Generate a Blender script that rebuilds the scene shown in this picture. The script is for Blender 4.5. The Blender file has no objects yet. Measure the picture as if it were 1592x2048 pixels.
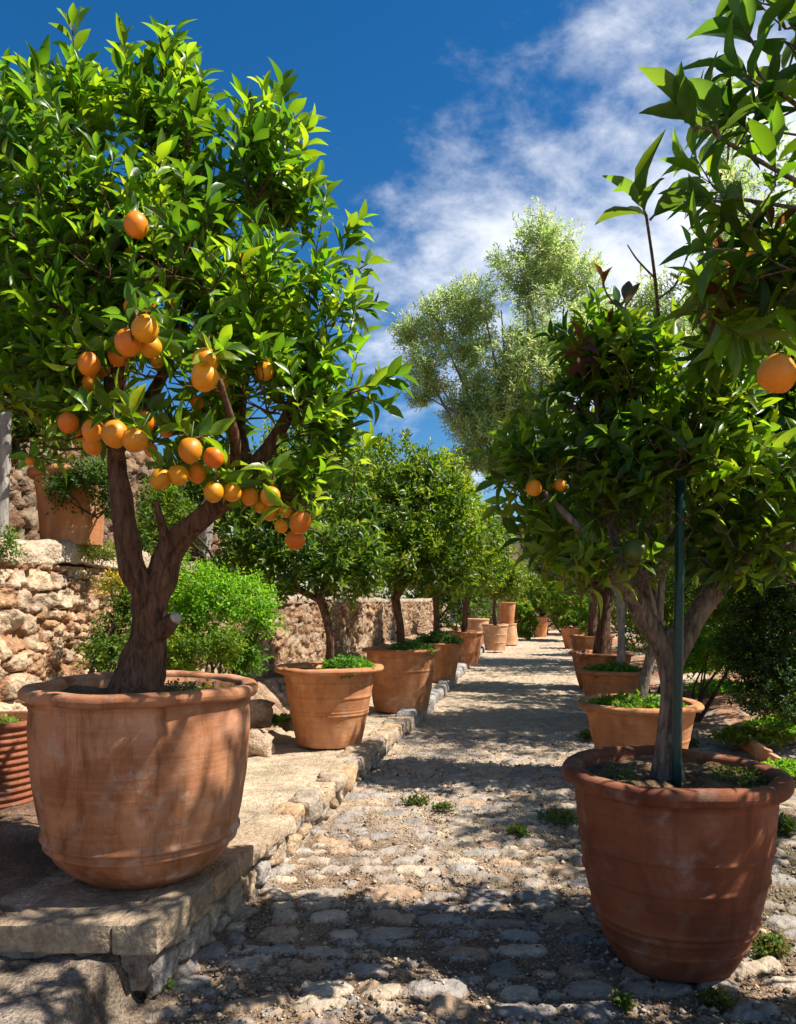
import bpy, math, random
import numpy as np
from mathutils import Vector

random.seed(7)
RNG = np.random.default_rng(7)
SC = bpy.context.scene
COL = SC.collection

# ------------------------------------------------------------------ camera frame
F, CX, HY, EYE = 1600.0, 796.0, 1200.0, 1.35      # focal length in photo pixels, centre column, horizon row, eye height

def W(px, py, d):
    """world point at depth d seen at photo pixel (used to measure places from the photograph)"""
    return np.array([(px - CX) / F * d, d, EYE - (py - HY) / F * d])

KX0, KS = -1.224, 0.165                            # kerb foot line: X = KX0 + KS*Y
def P(u, Y, z=0.0):
    return np.array([KX0 + KS * Y + u, Y, z])

SUN_EL, SUN_AZ = math.radians(54), math.radians(98)   # azimuth from +Y towards +X
SUN_DIR = np.array([math.sin(SUN_AZ) * math.cos(SUN_EL), math.cos(SUN_AZ) * math.cos(SUN_EL), math.sin(SUN_EL)])

# ------------------------------------------------------------------ noise
def _h(ix, iy, iz, seed):
    n = (ix.astype(np.int64) * 374761393 + iy.astype(np.int64) * 668265263 + iz.astype(np.int64) * 1440662683 + seed * 974711) & 0x7fffffff
    n = ((n ^ (n >> 13)) * 1274126177) & 0x7fffffff
    n = ((n ^ (n >> 15)) * 461845907) & 0x7fffffff
    return ((n ^ (n >> 16)) & 0xfffff) / float(0xfffff)

def vnoise(x, y, z=0.0, seed=0):
    x, y, z = np.broadcast_arrays(np.asarray(x, float), np.asarray(y, float), np.asarray(z, float))
    ix, iy, iz = np.floor(x), np.floor(y), np.floor(z)
    fx, fy, fz = x - ix, y - iy, z - iz
    fx, fy, fz = [t * t * (3 - 2 * t) for t in (fx, fy, fz)]
    r = 0
    for a in (0, 1):
        for b in (0, 1):
            for c in (0, 1):
                w = (fx if a else 1 - fx) * (fy if b else 1 - fy) * (fz if c else 1 - fz)
                r = r + w * _h(ix + a, iy + b, iz + c, seed)
    return r * 2 - 1

def fbm(x, y, z=0.0, seed=0, oct=4):
    r, a, f = 0, 1.0, 1.0
    for k in range(oct):
        r = r + a * vnoise(np.asarray(x) * f, np.asarray(y) * f, np.asarray(z) * f, seed + k * 17)
        a *= 0.5; f *= 2.03
    return r

def sstep(a, b, x):
    t = np.clip((np.asarray(x, float) - a) / (b - a), 0, 1)
    return t * t * (3 - 2 * t)

def nrm(v):
    v = np.asarray(v, float)
    return v / (np.linalg.norm(v, axis=-1, keepdims=True) + 1e-9)

# ------------------------------------------------------------------ mesh building
def tag(o, label=None, cat=None, group=None, kind=None):
    if label: o['label'] = label
    if cat: o['category'] = cat
    if group: o['group'] = group
    if kind: o['kind'] = kind
    return o

def thing(name, loc, label, cat, group=None):
    o = bpy.data.objects.new(name, None)
    o.empty_display_size = 0.1
    COL.objects.link(o); o.location = tuple(float(t) for t in loc)
    return tag(o, label, cat, group)

def chain_loc(o):
    v = np.zeros(3)
    while o is not None:
        v += np.array(o.location); o = o.parent
    return v

class MB:
    def __init__(s):
        s.v, s.c, s.f, s.n = [], [], {}, 0
    def add(s, v, faces, col=(1, 1, 1)):
        v = np.asarray(v, float).reshape(-1, 3)
        col = np.asarray(col, float)
        if col.ndim == 1: col = np.tile(col, (len(v), 1))
        if col.shape[1] == 3: col = np.column_stack([col, np.ones(len(col))])
        s.v.append(v); s.c.append(col)
        for f in faces:
            f = np.asarray(f, int)
            if f.size: s.f.setdefault(f.shape[1], []).append(f + s.n)
        s.n += len(v)
        return s
    def build(s, name, mat, parent=None, smooth=True):
        V = np.concatenate(s.v); C = np.concatenate(s.c)
        if parent is not None: V = V - chain_loc(parent)
        me = bpy.data.meshes.new(name)
        me.vertices.add(len(V)); me.vertices.foreach_set('co', V.astype(np.float32).ravel())
        idx, tot = [], []
        for k, lst in s.f.items():
            a = np.concatenate(lst); idx.append(a.ravel()); tot.append(np.full(len(a), k))
        idx = np.concatenate(idx); tot = np.concatenate(tot)
        me.loops.add(len(idx)); me.loops.foreach_set('vertex_index', idx.astype(np.int32))
        me.polygons.add(len(tot))
        st = np.concatenate([[0], np.cumsum(tot)[:-1]])
        me.polygons.foreach_set('loop_start', st.astype(np.int32))
        if smooth: me.polygons.foreach_set('use_smooth', np.ones(len(tot), bool))
        me.update(calc_edges=True)
        at = me.color_attributes.new('Col', 'FLOAT_COLOR', 'POINT')
        at.data.foreach_set('color', C.astype(np.float32).ravel())
        me.materials.append(mat)
        o = bpy.data.objects.new(name, me); COL.objects.link(o)
        if parent is not None: o.parent = parent
        return o

def grid_faces(nu, nv, flip=False, wrap=False):
    i = np.arange(nu - (0 if wrap else 1))[:, None]; j = np.arange(nv - 1)[None, :]
    i2 = (i + 1) % nu
    a, b, c, d = i * nv + j, i2 * nv + j, i2 * nv + j + 1, i * nv + j + 1
    q = np.stack([np.broadcast_to(t, (i.shape[0], nv - 1)) for t in (a, b, c, d)], -1).reshape(-1, 4)
    return q[:, ::-1] if flip else q

def spline(pts, rad, per=6):
    pts = np.asarray(pts, float); rad = np.asarray(rad, float)
    if len(pts) < 3:
        t = np.linspace(0, 1, per + 1)[:, None]
        return pts[0] * (1 - t) + pts[1] * t, np.interp(t[:, 0], [0, 1], rad)
    p = np.vstack([2 * pts[0] - pts[1], pts, 2 * pts[-1] - pts[-2]])
    out, ro = [], []
    for i in range(1, len(p) - 2):
        for t in np.linspace(0, 1, per, endpoint=False):
            a, b, c, d = p[i - 1], p[i], p[i + 1], p[i + 2]
            out.append(0.5 * (2 * b + (c - a) * t + (2 * a - 5 * b + 4 * c - d) * t * t + (3 * b - a - 3 * c + d) * t ** 3))
            ro.append(rad[i - 1] * (1 - t) + rad[i] * t)
    out.append(p[-2]); ro.append(rad[-1])
    return np.array(out), np.array(ro)

def tube(mb, pts, rad, sides=8, rough=0.0, seed=0, col=(1, 1, 1), cap=True, flute=5.0):
    pts = np.asarray(pts, float); rad = np.asarray(rad, float)
    T = nrm(np.gradient(pts, axis=0))
    ref = np.array([0.31, 0.9, 0.17]) if abs(T[0][2]) > 0.7 else np.array([0, 0, 1.0])
    A = nrm(np.cross(T, ref)); B = np.cross(T, A)
    th = np.linspace(0, 2 * np.pi, sides, endpoint=False)
    L = np.concatenate([[0], np.cumsum(np.linalg.norm(np.diff(pts, axis=0), axis=1))])
    R = np.tile(rad[:, None], (1, sides))
    if rough:
        cx, sy = np.cos(th)[None, :], np.sin(th)[None, :]
        n1 = fbm(cx * flute * .5 + 9, sy * flute * .5, L[:, None] * 7 + seed, seed, 3)
        n2 = fbm(cx * 1.3 + 3, sy * 1.3, L[:, None] * 4 + seed * 3, seed + 5, 3)
        R = R * (1 + rough * (0.6 * n1 + 0.9 * n2))
    V = pts[:, None, :] + R[..., None] * (np.cos(th)[None, :, None] * A[:, None, :] + np.sin(th)[None, :, None] * B[:, None, :])
    m = len(pts)
    V = V.transpose(1, 0, 2).reshape(-1, 3)
    fs = [grid_faces(sides, m, wrap=True)]
    if cap:
        V = np.vstack([V, pts[-1][None] + T[-1] * rad[-1] * 0.3, pts[0][None]])
        i = np.arange(sides)
        fs.append(np.stack([i * m + m - 1, ((i + 1) % sides) * m + m - 1, np.full(sides, sides * m)], 1))
        fs.append(np.stack([((i + 1) % sides) * m, i * m, np.full(sides, sides * m + 1)], 1))
    mb.add(V, fs, col)

def rounded_box(mb, quad, z0, z1, n=(14, 14, 5), r=0.02, rough=0.012, seed=0, col=(1, 1, 1), freq=9.0, ztilt=None):
    """block over a ground quad (4 points, anticlockwise) between heights z0 and z1, edges worn round"""
    q = np.asarray(quad, float)
    size = np.array([np.linalg.norm(q[1] - q[0]), np.linalg.norm(q[3] - q[0]), z1 - z0])
    V, Fs, off = [], [], 0
    for ax in range(3):
        for sgn in (0, 1):
            a, b = [k for k in range(3) if k != ax]
            ga, gb = np.meshgrid(np.linspace(0, 1, n[a] + 1), np.linspace(0, 1, n[b] + 1), indexing='ij')
            p = np.zeros(ga.shape + (3,)); p[..., a] = ga; p[..., b] = gb; p[..., ax] = sgn
            V.append(p.reshape(-1, 3))
            fl = (sgn == 0) ^ (ax == 1)
            Fs.append(grid_faces(n[a] + 1, n[b] + 1, flip=fl) + off); off += len(V[-1])
    V = np.vstack(V)
    loc = V * size
    inner = np.clip(loc, r, np.maximum(size - r, r * 1.001))
    dlt = loc - inner
    l = np.linalg.norm(dlt, axis=1, keepdims=True)
    loc = inner + np.where(l > 1e-9, dlt / (l + 1e-12) * np.minimum(l, r), 0)
    t = loc / size
    nrmv = nrm(loc - size / 2 + 1e-6)
    s, w = t[:, :1], t[:, 1:2]
    xy = (q[0] * (1 - s) + q[1] * s) * (1 - w) + (q[3] * (1 - s) + q[2] * s) * w
    z = z0 + loc[:, 2]
    if ztilt is not None: z = z + ztilt * (s[:, 0] - .5)
    X = np.column_stack([xy, z])
    d = fbm(X[:, 0] * freq, X[:, 1] * freq, X[:, 2] * freq, seed, 4) * rough
    X = X + nrmv * d[:, None]
    cc = np.asarray(col) * (1 + 0.18 * fbm(X[:, 0] * 6, X[:, 1] * 6, X[:, 2] * 6, seed + 3, 3))[:, None]
    mb.add(X, Fs, np.clip(cc, 0.01, 1))

# ------------------------------------------------------------------ materials
class NT:
    def __init__(s, name):
        s.m = bpy.data.materials.new(name); s.m.use_nodes = True
        s.t = s.m.node_tree; s.t.nodes.clear()
        s.out = s.t.nodes.new('ShaderNodeOutputMaterial')
    def n(s, typ, ins=None, **props):
        nd = s.t.nodes.new('ShaderNode' + typ)
        for k, v in props.items(): setattr(nd, k, v)
        for k, v in (ins or {}).items(): s.set(nd, k, v)
        return nd
    def set(s, nd, k, v):
        sock = nd.inputs[k]
        if isinstance(v, bpy.types.NodeSocket): s.t.links.new(v, sock)
        elif isinstance(v, bpy.types.Node): s.t.links.new(v.outputs[0], sock)
        else:
            if isinstance(v, (tuple, list)) and len(v) == 3 and sock.type == 'RGBA': v = (*v, 1)
            sock.default_value = v
    def noise(s, vec, scale, detail=5, rough=.6, dist=0.0):
        return s.n('TexNoise', {'Vector': vec, 'Scale': scale, 'Detail': detail, 'Roughness': rough, 'Distortion': dist}).outputs[0]
    def ramp(s, fac, lo, hi):
        return s.n('MapRange', {'Value': fac, 'From Min': lo, 'From Max': hi}, interpolation_type='SMOOTHSTEP').outputs[0]
    def mix(s, fac, a, b, mode='MIX'):
        nd = s.n('Mix', data_type='RGBA', blend_type=mode)
        s.set(nd, 0, fac); s.set(nd, 6, a); s.set(nd, 7, b)
        return nd.outputs[2]
    def math(s, op, a, b=0.0):
        nd = s.n('Math', operation=op); s.set(nd, 0, a); s.set(nd, 1, b); return nd.outputs[0]
    def coord(s, scale=None):
        c = s.n('TexCoord').outputs['Object']
        if scale is None: return c
        return s.n('Mapping', {'Vector': c, 'Scale': scale}).outputs[0]
    def bump(s, h, strength, dist, prev=None):
        ins = {'Height': h, 'Strength': strength, 'Distance': dist}
        if prev is not None: ins['Normal'] = prev
        return s.n('Bump', ins).outputs[0]
    def done(s, sh):
        s.t.links.new(sh, s.out.inputs[0]); return s.m

def leaf_mat(name, trans=0.38, rough=0.38, tboost=(2.4, 2.3, 1.2), spec=0.5):
    t = NT(name)
    a = t.n('Attribute', attribute_name='Col').outputs['Color']
    nz = t.noise(t.coord(), 35, 3)
    c = t.mix(0.5, a, t.mix(1.0, a, t.ramp(nz, .3, .7), 'MULTIPLY'))
    back = t.n('NewGeometry').outputs['Backfacing']
    c2 = t.mix(t.math('MULTIPLY', back, .5), c, t.mix(1.0, c, (1.25, 1.3, 1.5), 'MULTIPLY'))
    p = t.n('BsdfPrincipled', {'Base Color': c2, 'Roughness': rough, 'Specular IOR Level': spec})
    tc = t.mix(1.0, a, tboost, 'MULTIPLY')
    tr = t.n('BsdfTranslucent', {'Color': tc})
    mx = t.n('MixShader', {0: trans, 1: p.outputs[0], 2: tr.outputs[0]})
    return t.done(mx.outputs[0])

def bark_mat(name, ca, cb, scale=1.0):
    t = NT(name)
    v = t.coord((1, 1, .22))
    n1 = t.noise(v, 38 * scale, 6, .65, .6); n2 = t.noise(t.coord(), 6 * scale, 4)
    c = t.mix(t.ramp(n1, .32, .68), ca, cb)
    c = t.mix(t.math('MULTIPLY', t.ramp(n2, .5, .7), .55), c, (ca[0] * 1.9 + .06, ca[1] * 1.9 + .06, ca[2] * 1.9 + .05))
    p = t.n('BsdfPrincipled', {'Base Color': c, 'Roughness': .9, 'Specular IOR Level': .2,
                               'Normal': t.bump(n1, 1.0, .022)})
    return t.done(p.outputs[0])

def clay_mat(name, base, dark, stain=.6, bloom=.45):
    t = NT(name)
    rnd = t.math('MULTIPLY', t.n('ObjectInfo').outputs['Random'], 37.0)
    cmb = t.n('CombineXYZ', {0: rnd, 1: rnd, 2: rnd}).outputs[0]
    o = t.n('VectorMath', {0: t.coord(), 1: cmb}, operation='ADD').outputs[0]
    big = t.noise(o, 3.2, 5, .6, .5); mid = t.noise(o, 14, 6, .65); fine = t.noise(o, 160, 3)
    streak = t.noise(t.n('Mapping', {'Vector': o, 'Scale': (7.5, 7.5, .8)}).outputs[0], 1.0, 6, .7, .5)
    rings = t.noise(t.n('Mapping', {'Vector': o, 'Scale': (.6, .6, 48)}).outputs[0], 1.0, 4, .7)
    c = t.mix(t.ramp(big, .40, .62), dark, base)
    c = t.mix(t.math('MULTIPLY', t.ramp(rings, .45, .75), .35), c, (base[0] * 1.25, base[1] * 1.2, base[2] * 1.15))
    c = t.mix(t.math('MULTIPLY', t.ramp(streak, .47, .64), stain), c, (dark[0] * .45, dark[1] * .38, dark[2] * .3))
    bl = t.math('MULTIPLY', t.ramp(mid, .46, .68), t.ramp(t.noise(o, 2.1, 4, .6, .8), .44, .62))
    c = t.mix(t.math('MULTIPLY', bl, bloom), c, (.50, .42, .33))
    c = t.mix(t.math('MULTIPLY', t.ramp(t.noise(o, 70, 4, .7), .60, .72), .5), c, (.10, .06, .04))
    a = t.n('Attribute', attribute_name='Col').outputs['Color']
    c = t.mix(1.0, c, a, 'MULTIPLY')
    b = t.bump(rings, .35, .006); b = t.bump(mid, .35, .008, b); b = t.bump(fine, .3, .0015, b)
    p = t.n('BsdfPrincipled', {'Base Color': c, 'Roughness': .82, 'Specular IOR Level': .25, 'Normal': b})
    return t.done(p.outputs[0])

def ground_mat(name, grain=90, strength=.7, dist=.008, speck=.5, rough=.92):
    """colour comes from the mesh (stone, mortar, soil), grain and specks from noise"""
    t = NT(name)
    o = t.coord()
    an = t.n('Attribute', attribute_name='Col')
    a, grit = an.outputs['Color'], an.outputs['Alpha']         # alpha holds how gritty the surface is (1 gravel, less on worn stone)
    s1, s2, s3 = [t.math('MULTIPLY', grit, k * speck) for k in (1, .8, .7)]
    n1 = t.noise(o, grain, 4, .7); n2 = t.noise(o, grain * .17, 6, .7); n3 = t.noise(o, grain * 2.6, 2)
    v = t.n('TexVoronoi', {'Vector': o, 'Scale': grain * 1.1, 'Randomness': 1.0}, feature='F1')
    m = t.mix(t.ramp(n1, .3, .7), (.55, .52, .5), (1.4, 1.4, 1.38))
    c = t.mix(s1, a, t.mix(1.0, a, m, 'MULTIPLY'))
    c = t.mix(t.math('ADD', t.math('MULTIPLY', s2, .5), speck * .4), c, t.mix(1.0, c, t.mix(t.ramp(n2, .3, .7), (.6, .56, .52), (1.35, 1.33, 1.3)), 'MULTIPLY'))
    sp = t.mix(1.0, c, t.mix(.5, t.n('RGBToBW', {'Color': v.outputs['Color']}).outputs[0], (.8, .8, .8)), 'MULTIPLY')
    c = t.mix(s3, c, t.mix(1.0, sp, (1.7, 1.7, 1.7), 'MULTIPLY'))
    h = t.math('MULTIPLY', grit, t.math('ADD', t.math('ADD', n1, t.math('MULTIPLY', n3, .4)), t.math('MULTIPLY', v.outputs['Distance'], -.8)))
    b = t.bump(n2, strength, dist * 3); b = t.bump(h, strength, dist, b)
    p = t.n('BsdfPrincipled', {'Base Color': c, 'Roughness': rough, 'Specular IOR Level': .25, 'Normal': b})
    return t.done(p.outputs[0])

def plain_mat(name, col, rough=.5, scale=60, amt=.25, bump=.2, spec=.4):
    t = NT(name)
    n = t.noise(t.coord(), scale, 4)
    c = t.mix(amt, col, t.mix(t.ramp(n, .3, .7), tuple(x * .5 for x in col), tuple(min(1, x * 1.4) for x in col)))
    p = t.n('BsdfPrincipled', {'Base Color': c, 'Roughness': rough, 'Specular IOR Level': spec, 'Normal': t.bump(n, bump, .003)})
    return t.done(p.outputs[0])

def orange_mat(name):
    t = NT(name)
    o = t.coord()
    a = t.n('Attribute', attribute_name='Col').outputs['Color']
    v = t.n('TexVoronoi', {'Vector': o, 'Scale': 420.0}).outputs['Distance']
    n = t.noise(o, 22, 3)
    c = t.mix(.35, a, t.mix(1.0, a, t.mix(t.ramp(n, .3, .7), (.75, .6, .5), (1.15, 1.25, 1.2)), 'MULTIPLY'))
    p = t.n('BsdfPrincipled', {'Base Color': c, 'Roughness': .42, 'Specular IOR Level': .5, 'Normal': t.bump(v, .35, .0012),
                               'Subsurface Weight': .05, 'Subsurface Radius': (.02, .008, .002)})
    return t.done(p.outputs[0])

M = {}
M['citrus'] = leaf_mat('citrus_leaf', .5, .34, (2.3, 2.0, .8))
M['row'] = leaf_mat('row_tree_leaf', .42, .40, (2.3, 2.0, .9))
M['shrub'] = leaf_mat('shrub_leaf', .42, .5, (2.2, 1.9, .9), .35)
M['olive'] = leaf_mat('olive_leaf', .5, .55, (1.5, 1.55, 1.2), .35)
M['bark_l'] = bark_mat('bark_brown', (.06, .030, .019), (.22, .118, .072), 1.3)
M['bark_g'] = bark_mat('bark_grey', (.09, .066, .05), (.32, .25, .19), 1.3)
M['bark_d'] = bark_mat('bark_dark', (.04, .025, .018), (.13, .08, .055))
M['clay_a'] = clay_mat('clay_orange', (.52, .23, .095), (.40, .16, .065), .25, .3)
M['clay_b'] = clay_mat('clay_weathered', (.48, .22, .11), (.32, .125, .055), .75, .55)
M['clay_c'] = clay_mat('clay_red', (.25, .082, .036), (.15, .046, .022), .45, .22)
M['clay_p'] = clay_mat('clay_pale', (.62, .36, .2), (.5, .25, .125), .2, .5)
M['soil'] = ground_mat('potting_soil', 70, .9, .012, .7)
M['path'] = ground_mat('path_gravel', 75, .95, .011, .8)
M['stone'] = ground_mat('rough_stone', 45, .8, .008, .55)
M['earth'] = ground_mat('earth', 50, .8, .012, .6)
M['wallstone'] = ground_mat('wall_stone', 38, .9, .010, .5)
M['orange'] = orange_mat('orange_peel')
M['stem'] = plain_mat('green_stem', (.09, .12, .03), .6)
M['stake'] = plain_mat('stake_green', (.008, .055, .052), .35, 40, .35, .1)
M['stake_tip'] = plain_mat('stake_cap', (.05, .09, .08), .45, 60)
M['post'] = bark_mat('weathered_wood', (.22, .19, .17), (.42, .38, .34), .8)
M['cut'] = plain_mat('cut_wood', (.42, .38, .32), .85, 70, .5)

# ------------------------------------------------------------------ leaves
def leaf_template(st, ws, fold=.28):
    """lens shaped leaf along +y: base point, three-point stations, tip"""
    V = [(0, 0, 0)]
    for t, w in zip(st, ws):
        V += [(-w * .5, t, fold * w * .5), (0, t, 0), (w * .5, t, fold * w * .5)]
    V.append((0, 1, 0)); k = len(st)
    tri = [(0, 2, 1), (0, 3, 2)]; quad = []
    for i in range(k - 1):
        a, b = 1 + 3 * i, 4 + 3 * i
        quad += [(a, a + 1, b + 1, b), (a + 1, a + 2, b + 2, b + 1)]
    a = 1 + 3 * (k - 1); e = len(V) - 1
    tri += [(a, a + 1, e), (a + 1, a + 2, e)]
    return np.array(V), np.array(tri), (np.array(quad) if quad else np.zeros((0, 4), int))
LEAF3 = leaf_template((.2, .52, .82), (.66, 1.0, .56))
LEAF5 = leaf_template((.1, .26, .46, .66, .86), (.36, .78, 1.0, .84, .38))
LEAF1 = leaf_template((.48,), (1.0,))

def add_leaves(mb, pos, d, nv, ln, wd, curl, col, tpl):
    V, tri, quad = tpl
    n, k = len(pos), len(V)
    d = nrm(d); nv = nrm(nv - (nv * d).sum(1, keepdims=True) * d); x = np.cross(d, nv)
    loc = np.tile(V, (n, 1, 1)); loc[..., 0] *= wd[:, None]
    t = loc[..., 1].copy()
    loc[..., 1] = t * (1 - .12 * np.abs(curl[:, None]) * t)
    loc[..., 2] -= curl[:, None] * t * t
    loc[..., 0] += (np.sin(np.arange(n) * 12.9898) * .10)[:, None] * t * t
    loc[..., 2] += (.015 * np.sin(np.arange(n) * 7.3)[:, None]) * np.sin(t * 9 + loc[..., 0] * 8)
    loc *= ln[:, None, None]
    Wd = pos[:, None, :] + loc[..., :1] * x[:, None] + loc[..., 1:2] * d[:, None] + loc[..., 2:] * nv[:, None]
    off = (np.arange(n) * k)[:, None, None]
    fs = [(tri[None] + off).reshape(-1, 3)]
    if len(quad): fs.append((quad[None] + off).reshape(-1, 4))
    mb.add(Wd.reshape(-1, 3), fs, np.repeat(col, k, axis=0))

def twig_leaves(mb, base, d, ln, nl, size, rng, tpl, palette, spread=1.0, wd=(.34, .46), curl=(.0, .55), stem_col=None, size_var=.3, keep=None, droop=0.0):
    """shoots with leaves spiralling round them, small upright ones at the tip"""
    n = len(base)
    d = nrm(d)
    ref = nrm(rng.normal(size=(n, 3))); a = nrm(np.cross(d, ref)); b = np.cross(d, a)
    tp = np.array(palette, float)
    tc = tp[rng.integers(0, len(tp), n)]
    pos, dr, nv, L, Wd, Cu, Co = [], [], [], [], [], [], []
    ph = rng.uniform(0, 6.28, n)
    for k in range(nl):
        f = (k + .6) / nl
        az = ph + k * 2.4 + rng.normal(0, .25, n)
        rad = np.cos(az)[:, None] * a + np.sin(az)[:, None] * b
        tilt = (1.15 - .75 * f) * spread + rng.normal(0, .18, n)
        ld = np.cos(tilt)[:, None] * d + np.sin(tilt)[:, None] * rad
        ld = ld + np.array([0, 0, -droop]) * (1.2 - f)
        q = base + d * (ln * f)[:, None] + rad * .004
        pos.append(q); dr.append(ld); nv.append(d * .9 - rad * .25 + np.array([0, 0, .35]) + rng.normal(0, .22, (n, 3)))
        L.append(size * (1 - .25 * abs(f - .5)) * rng.uniform(1 - size_var, 1 + size_var, n)); Wd.append(rng.uniform(wd[0], wd[1], n))
        Cu.append(rng.uniform(curl[0], curl[1], n))
        Co.append(tc * (rng.uniform(.72, 1.28, n) * (1 + .25 * (f - .5)))[:, None] * np.column_stack([rng.uniform(.85, 1.2, n), np.ones(n), rng.uniform(.7, 1.3, n)]))
    pos, dr, nv = map(np.concatenate, (pos, dr, nv))
    L, Wd, Cu, Co = map(np.concatenate, (L, Wd, Cu, Co))
    if keep is not None:
        m = keep(pos + nrm(dr) * (L * .5)[:, None])
        pos, dr, nv, L, Wd, Cu, Co = [q[m] for q in (pos, dr, nv, L, Wd, Cu, Co)]
    add_leaves(mb, pos, dr, nv, L, Wd, Cu, np.clip(Co, .004, .9), tpl)

def blob_points(blobs, n, rng, shell=5.0, low_cut=None):
    """points through a crown made of ellipsoids (centre, radii), denser towards the outside; returns points and outward directions"""
    ctr = np.array([b[0] for b in blobs], float)
    rad = np.array([np.broadcast_to(b[1], 3) for b in blobs], float)
    wts = (rad.prod(1)) ** (2 / 3); wts /= wts.sum()
    k = rng.choice(len(blobs), n, p=wts)
    u = nrm(rng.normal(size=(n, 3)))
    lump = 1 + .30 * fbm(u[:, 0] * 2.1 + k * 7.1, u[:, 1] * 2.1, u[:, 2] * 2.1, 3, 3)
    r = rng.random(n) ** (1 / shell)
    p = ctr[k] + u * rad[k] * (r * lump)[:, None]
    return p, u

def connect_branches(mb, nodes, targets, rng, r0=.006, r1=.0022, sides=4, col=(1, 1, 1)):
    nodes = list(map(np.asarray, nodes))
    t = np.asarray(targets)
    N = np.array(nodes)
    d0 = np.array([np.min(((N - q) ** 2).sum(1)) for q in t])
    for i in np.argsort(d0):
        q = t[i]
        A = np.array(nodes)
        dd = ((A - q) ** 2).sum(1) + np.maximum(0, A[:, 2] - q[2] + .02) * .3
        p = A[np.argmin(dd)]
        L = np.linalg.norm(q - p)
        if L < .015: continue
        mid = (p + q) / 2 + rng.normal(0, .12, 3) * L + np.array([0, 0, -.06 * L])
        pts = np.array([p, (p + mid) / 2 * .98 + .02 * q, mid, q])
        tube(mb, pts, np.linspace(r0 if L > .2 else (r0 + r1) / 2, r1, 4), sides, col=col, cap=False)
        nodes.append(mid)
        if L > .12: nodes.append(.5 * (mid + q))
        if L > .3: nodes.append(.5 * (mid + p))

GREEN = [(.085, .195, .013), (.115, .245, .015), (.15, .285, .018), (.058, .145, .013), (.195, .32, .022), (.075, .18, .014)]
ROWG = [(.085, .175, .012), (.12, .22, .014), (.155, .25, .016), (.055, .125, .011), (.20, .28, .02)]
DEEP = [(.055, .13, .014), (.075, .16, .014), (.105, .195, .016), (.040, .10, .012), (.145, .225, .02)]
LIME = [(.14, .34, .012), (.19, .42, .016), (.10, .25, .012), (.23, .44, .025)]
OLIV = [(.36, .47, .17), (.43, .52, .22), (.30, .41, .14), (.48, .54, .27)]
RUST = [(.16, .05, .018), (.2, .08, .03), (.12, .05, .03)]

def make_orange(root, c, r, rng, k=0, green=0.0):
    """one fruit: slightly oblong dimpled ball with a stalk"""
    n, m = 20, 14
    th = np.linspace(0, 2 * np.pi, n, endpoint=False); ph = np.linspace(0, np.pi, m)
    T, PH = np.meshgrid(th, ph, indexing='ij')
    el = rng.uniform(.92, 1.16)
    rr = r * (1 - .10 * np.exp(-(PH / .22) ** 2) + .05 * np.exp(-((np.pi - PH) / .25) ** 2) + .015 * np.cos(T * 3 + k) + .05 * fbm(np.sin(PH) * np.cos(T) * 1.3 + k * 3.1, np.sin(PH) * np.sin(T) * 1.3, np.cos(PH) * 1.3, 401, 3))
    V = np.stack([rr * np.sin(PH) * np.cos(T), rr * np.sin(PH) * np.sin(T), rr * np.cos(PH) * el], -1)
    ax = nrm(np.array([rng.normal(0, .25), rng.normal(0, .25), 1.0]))
    xx = nrm(np.cross(ax, [0.2, 1, 0])); yy = np.cross(ax, xx)
    V = V[..., :1] * xx + V[..., 1:2] * yy + V[..., 2:] * ax + c
    base = np.array([.74, .23, .004]) * rng.uniform(.82, 1.1) * np.array([1, rng.uniform(.75, 1.4), 1])
    base = base * (1 - green) + np.array([.055, .12, .014]) * green
    mb = MB(); mb.add(V.reshape(-1, 3), [grid_faces(n, m, wrap=True, flip=True)], base)
    o = mb.build('orange', M['orange'], root)
    s = MB(); top = c + ax * r * el * .9
    tube(s, [top - ax * .004, top + ax * .02, top + ax * .05 + np.array([0, .01, .012])], [.0035, .0022, .002], 5)
    for j in range(5):
        a = j * 1.257; dv = np.cos(a) * xx + np.sin(a) * yy
        s.add([top, top + dv * .008 + yy * .002, top + dv * .008 - yy * .002 - ax * .001], [[(0, 1, 2)]])
    s.build('stalk', M['stem'], o)
    return o

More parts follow.
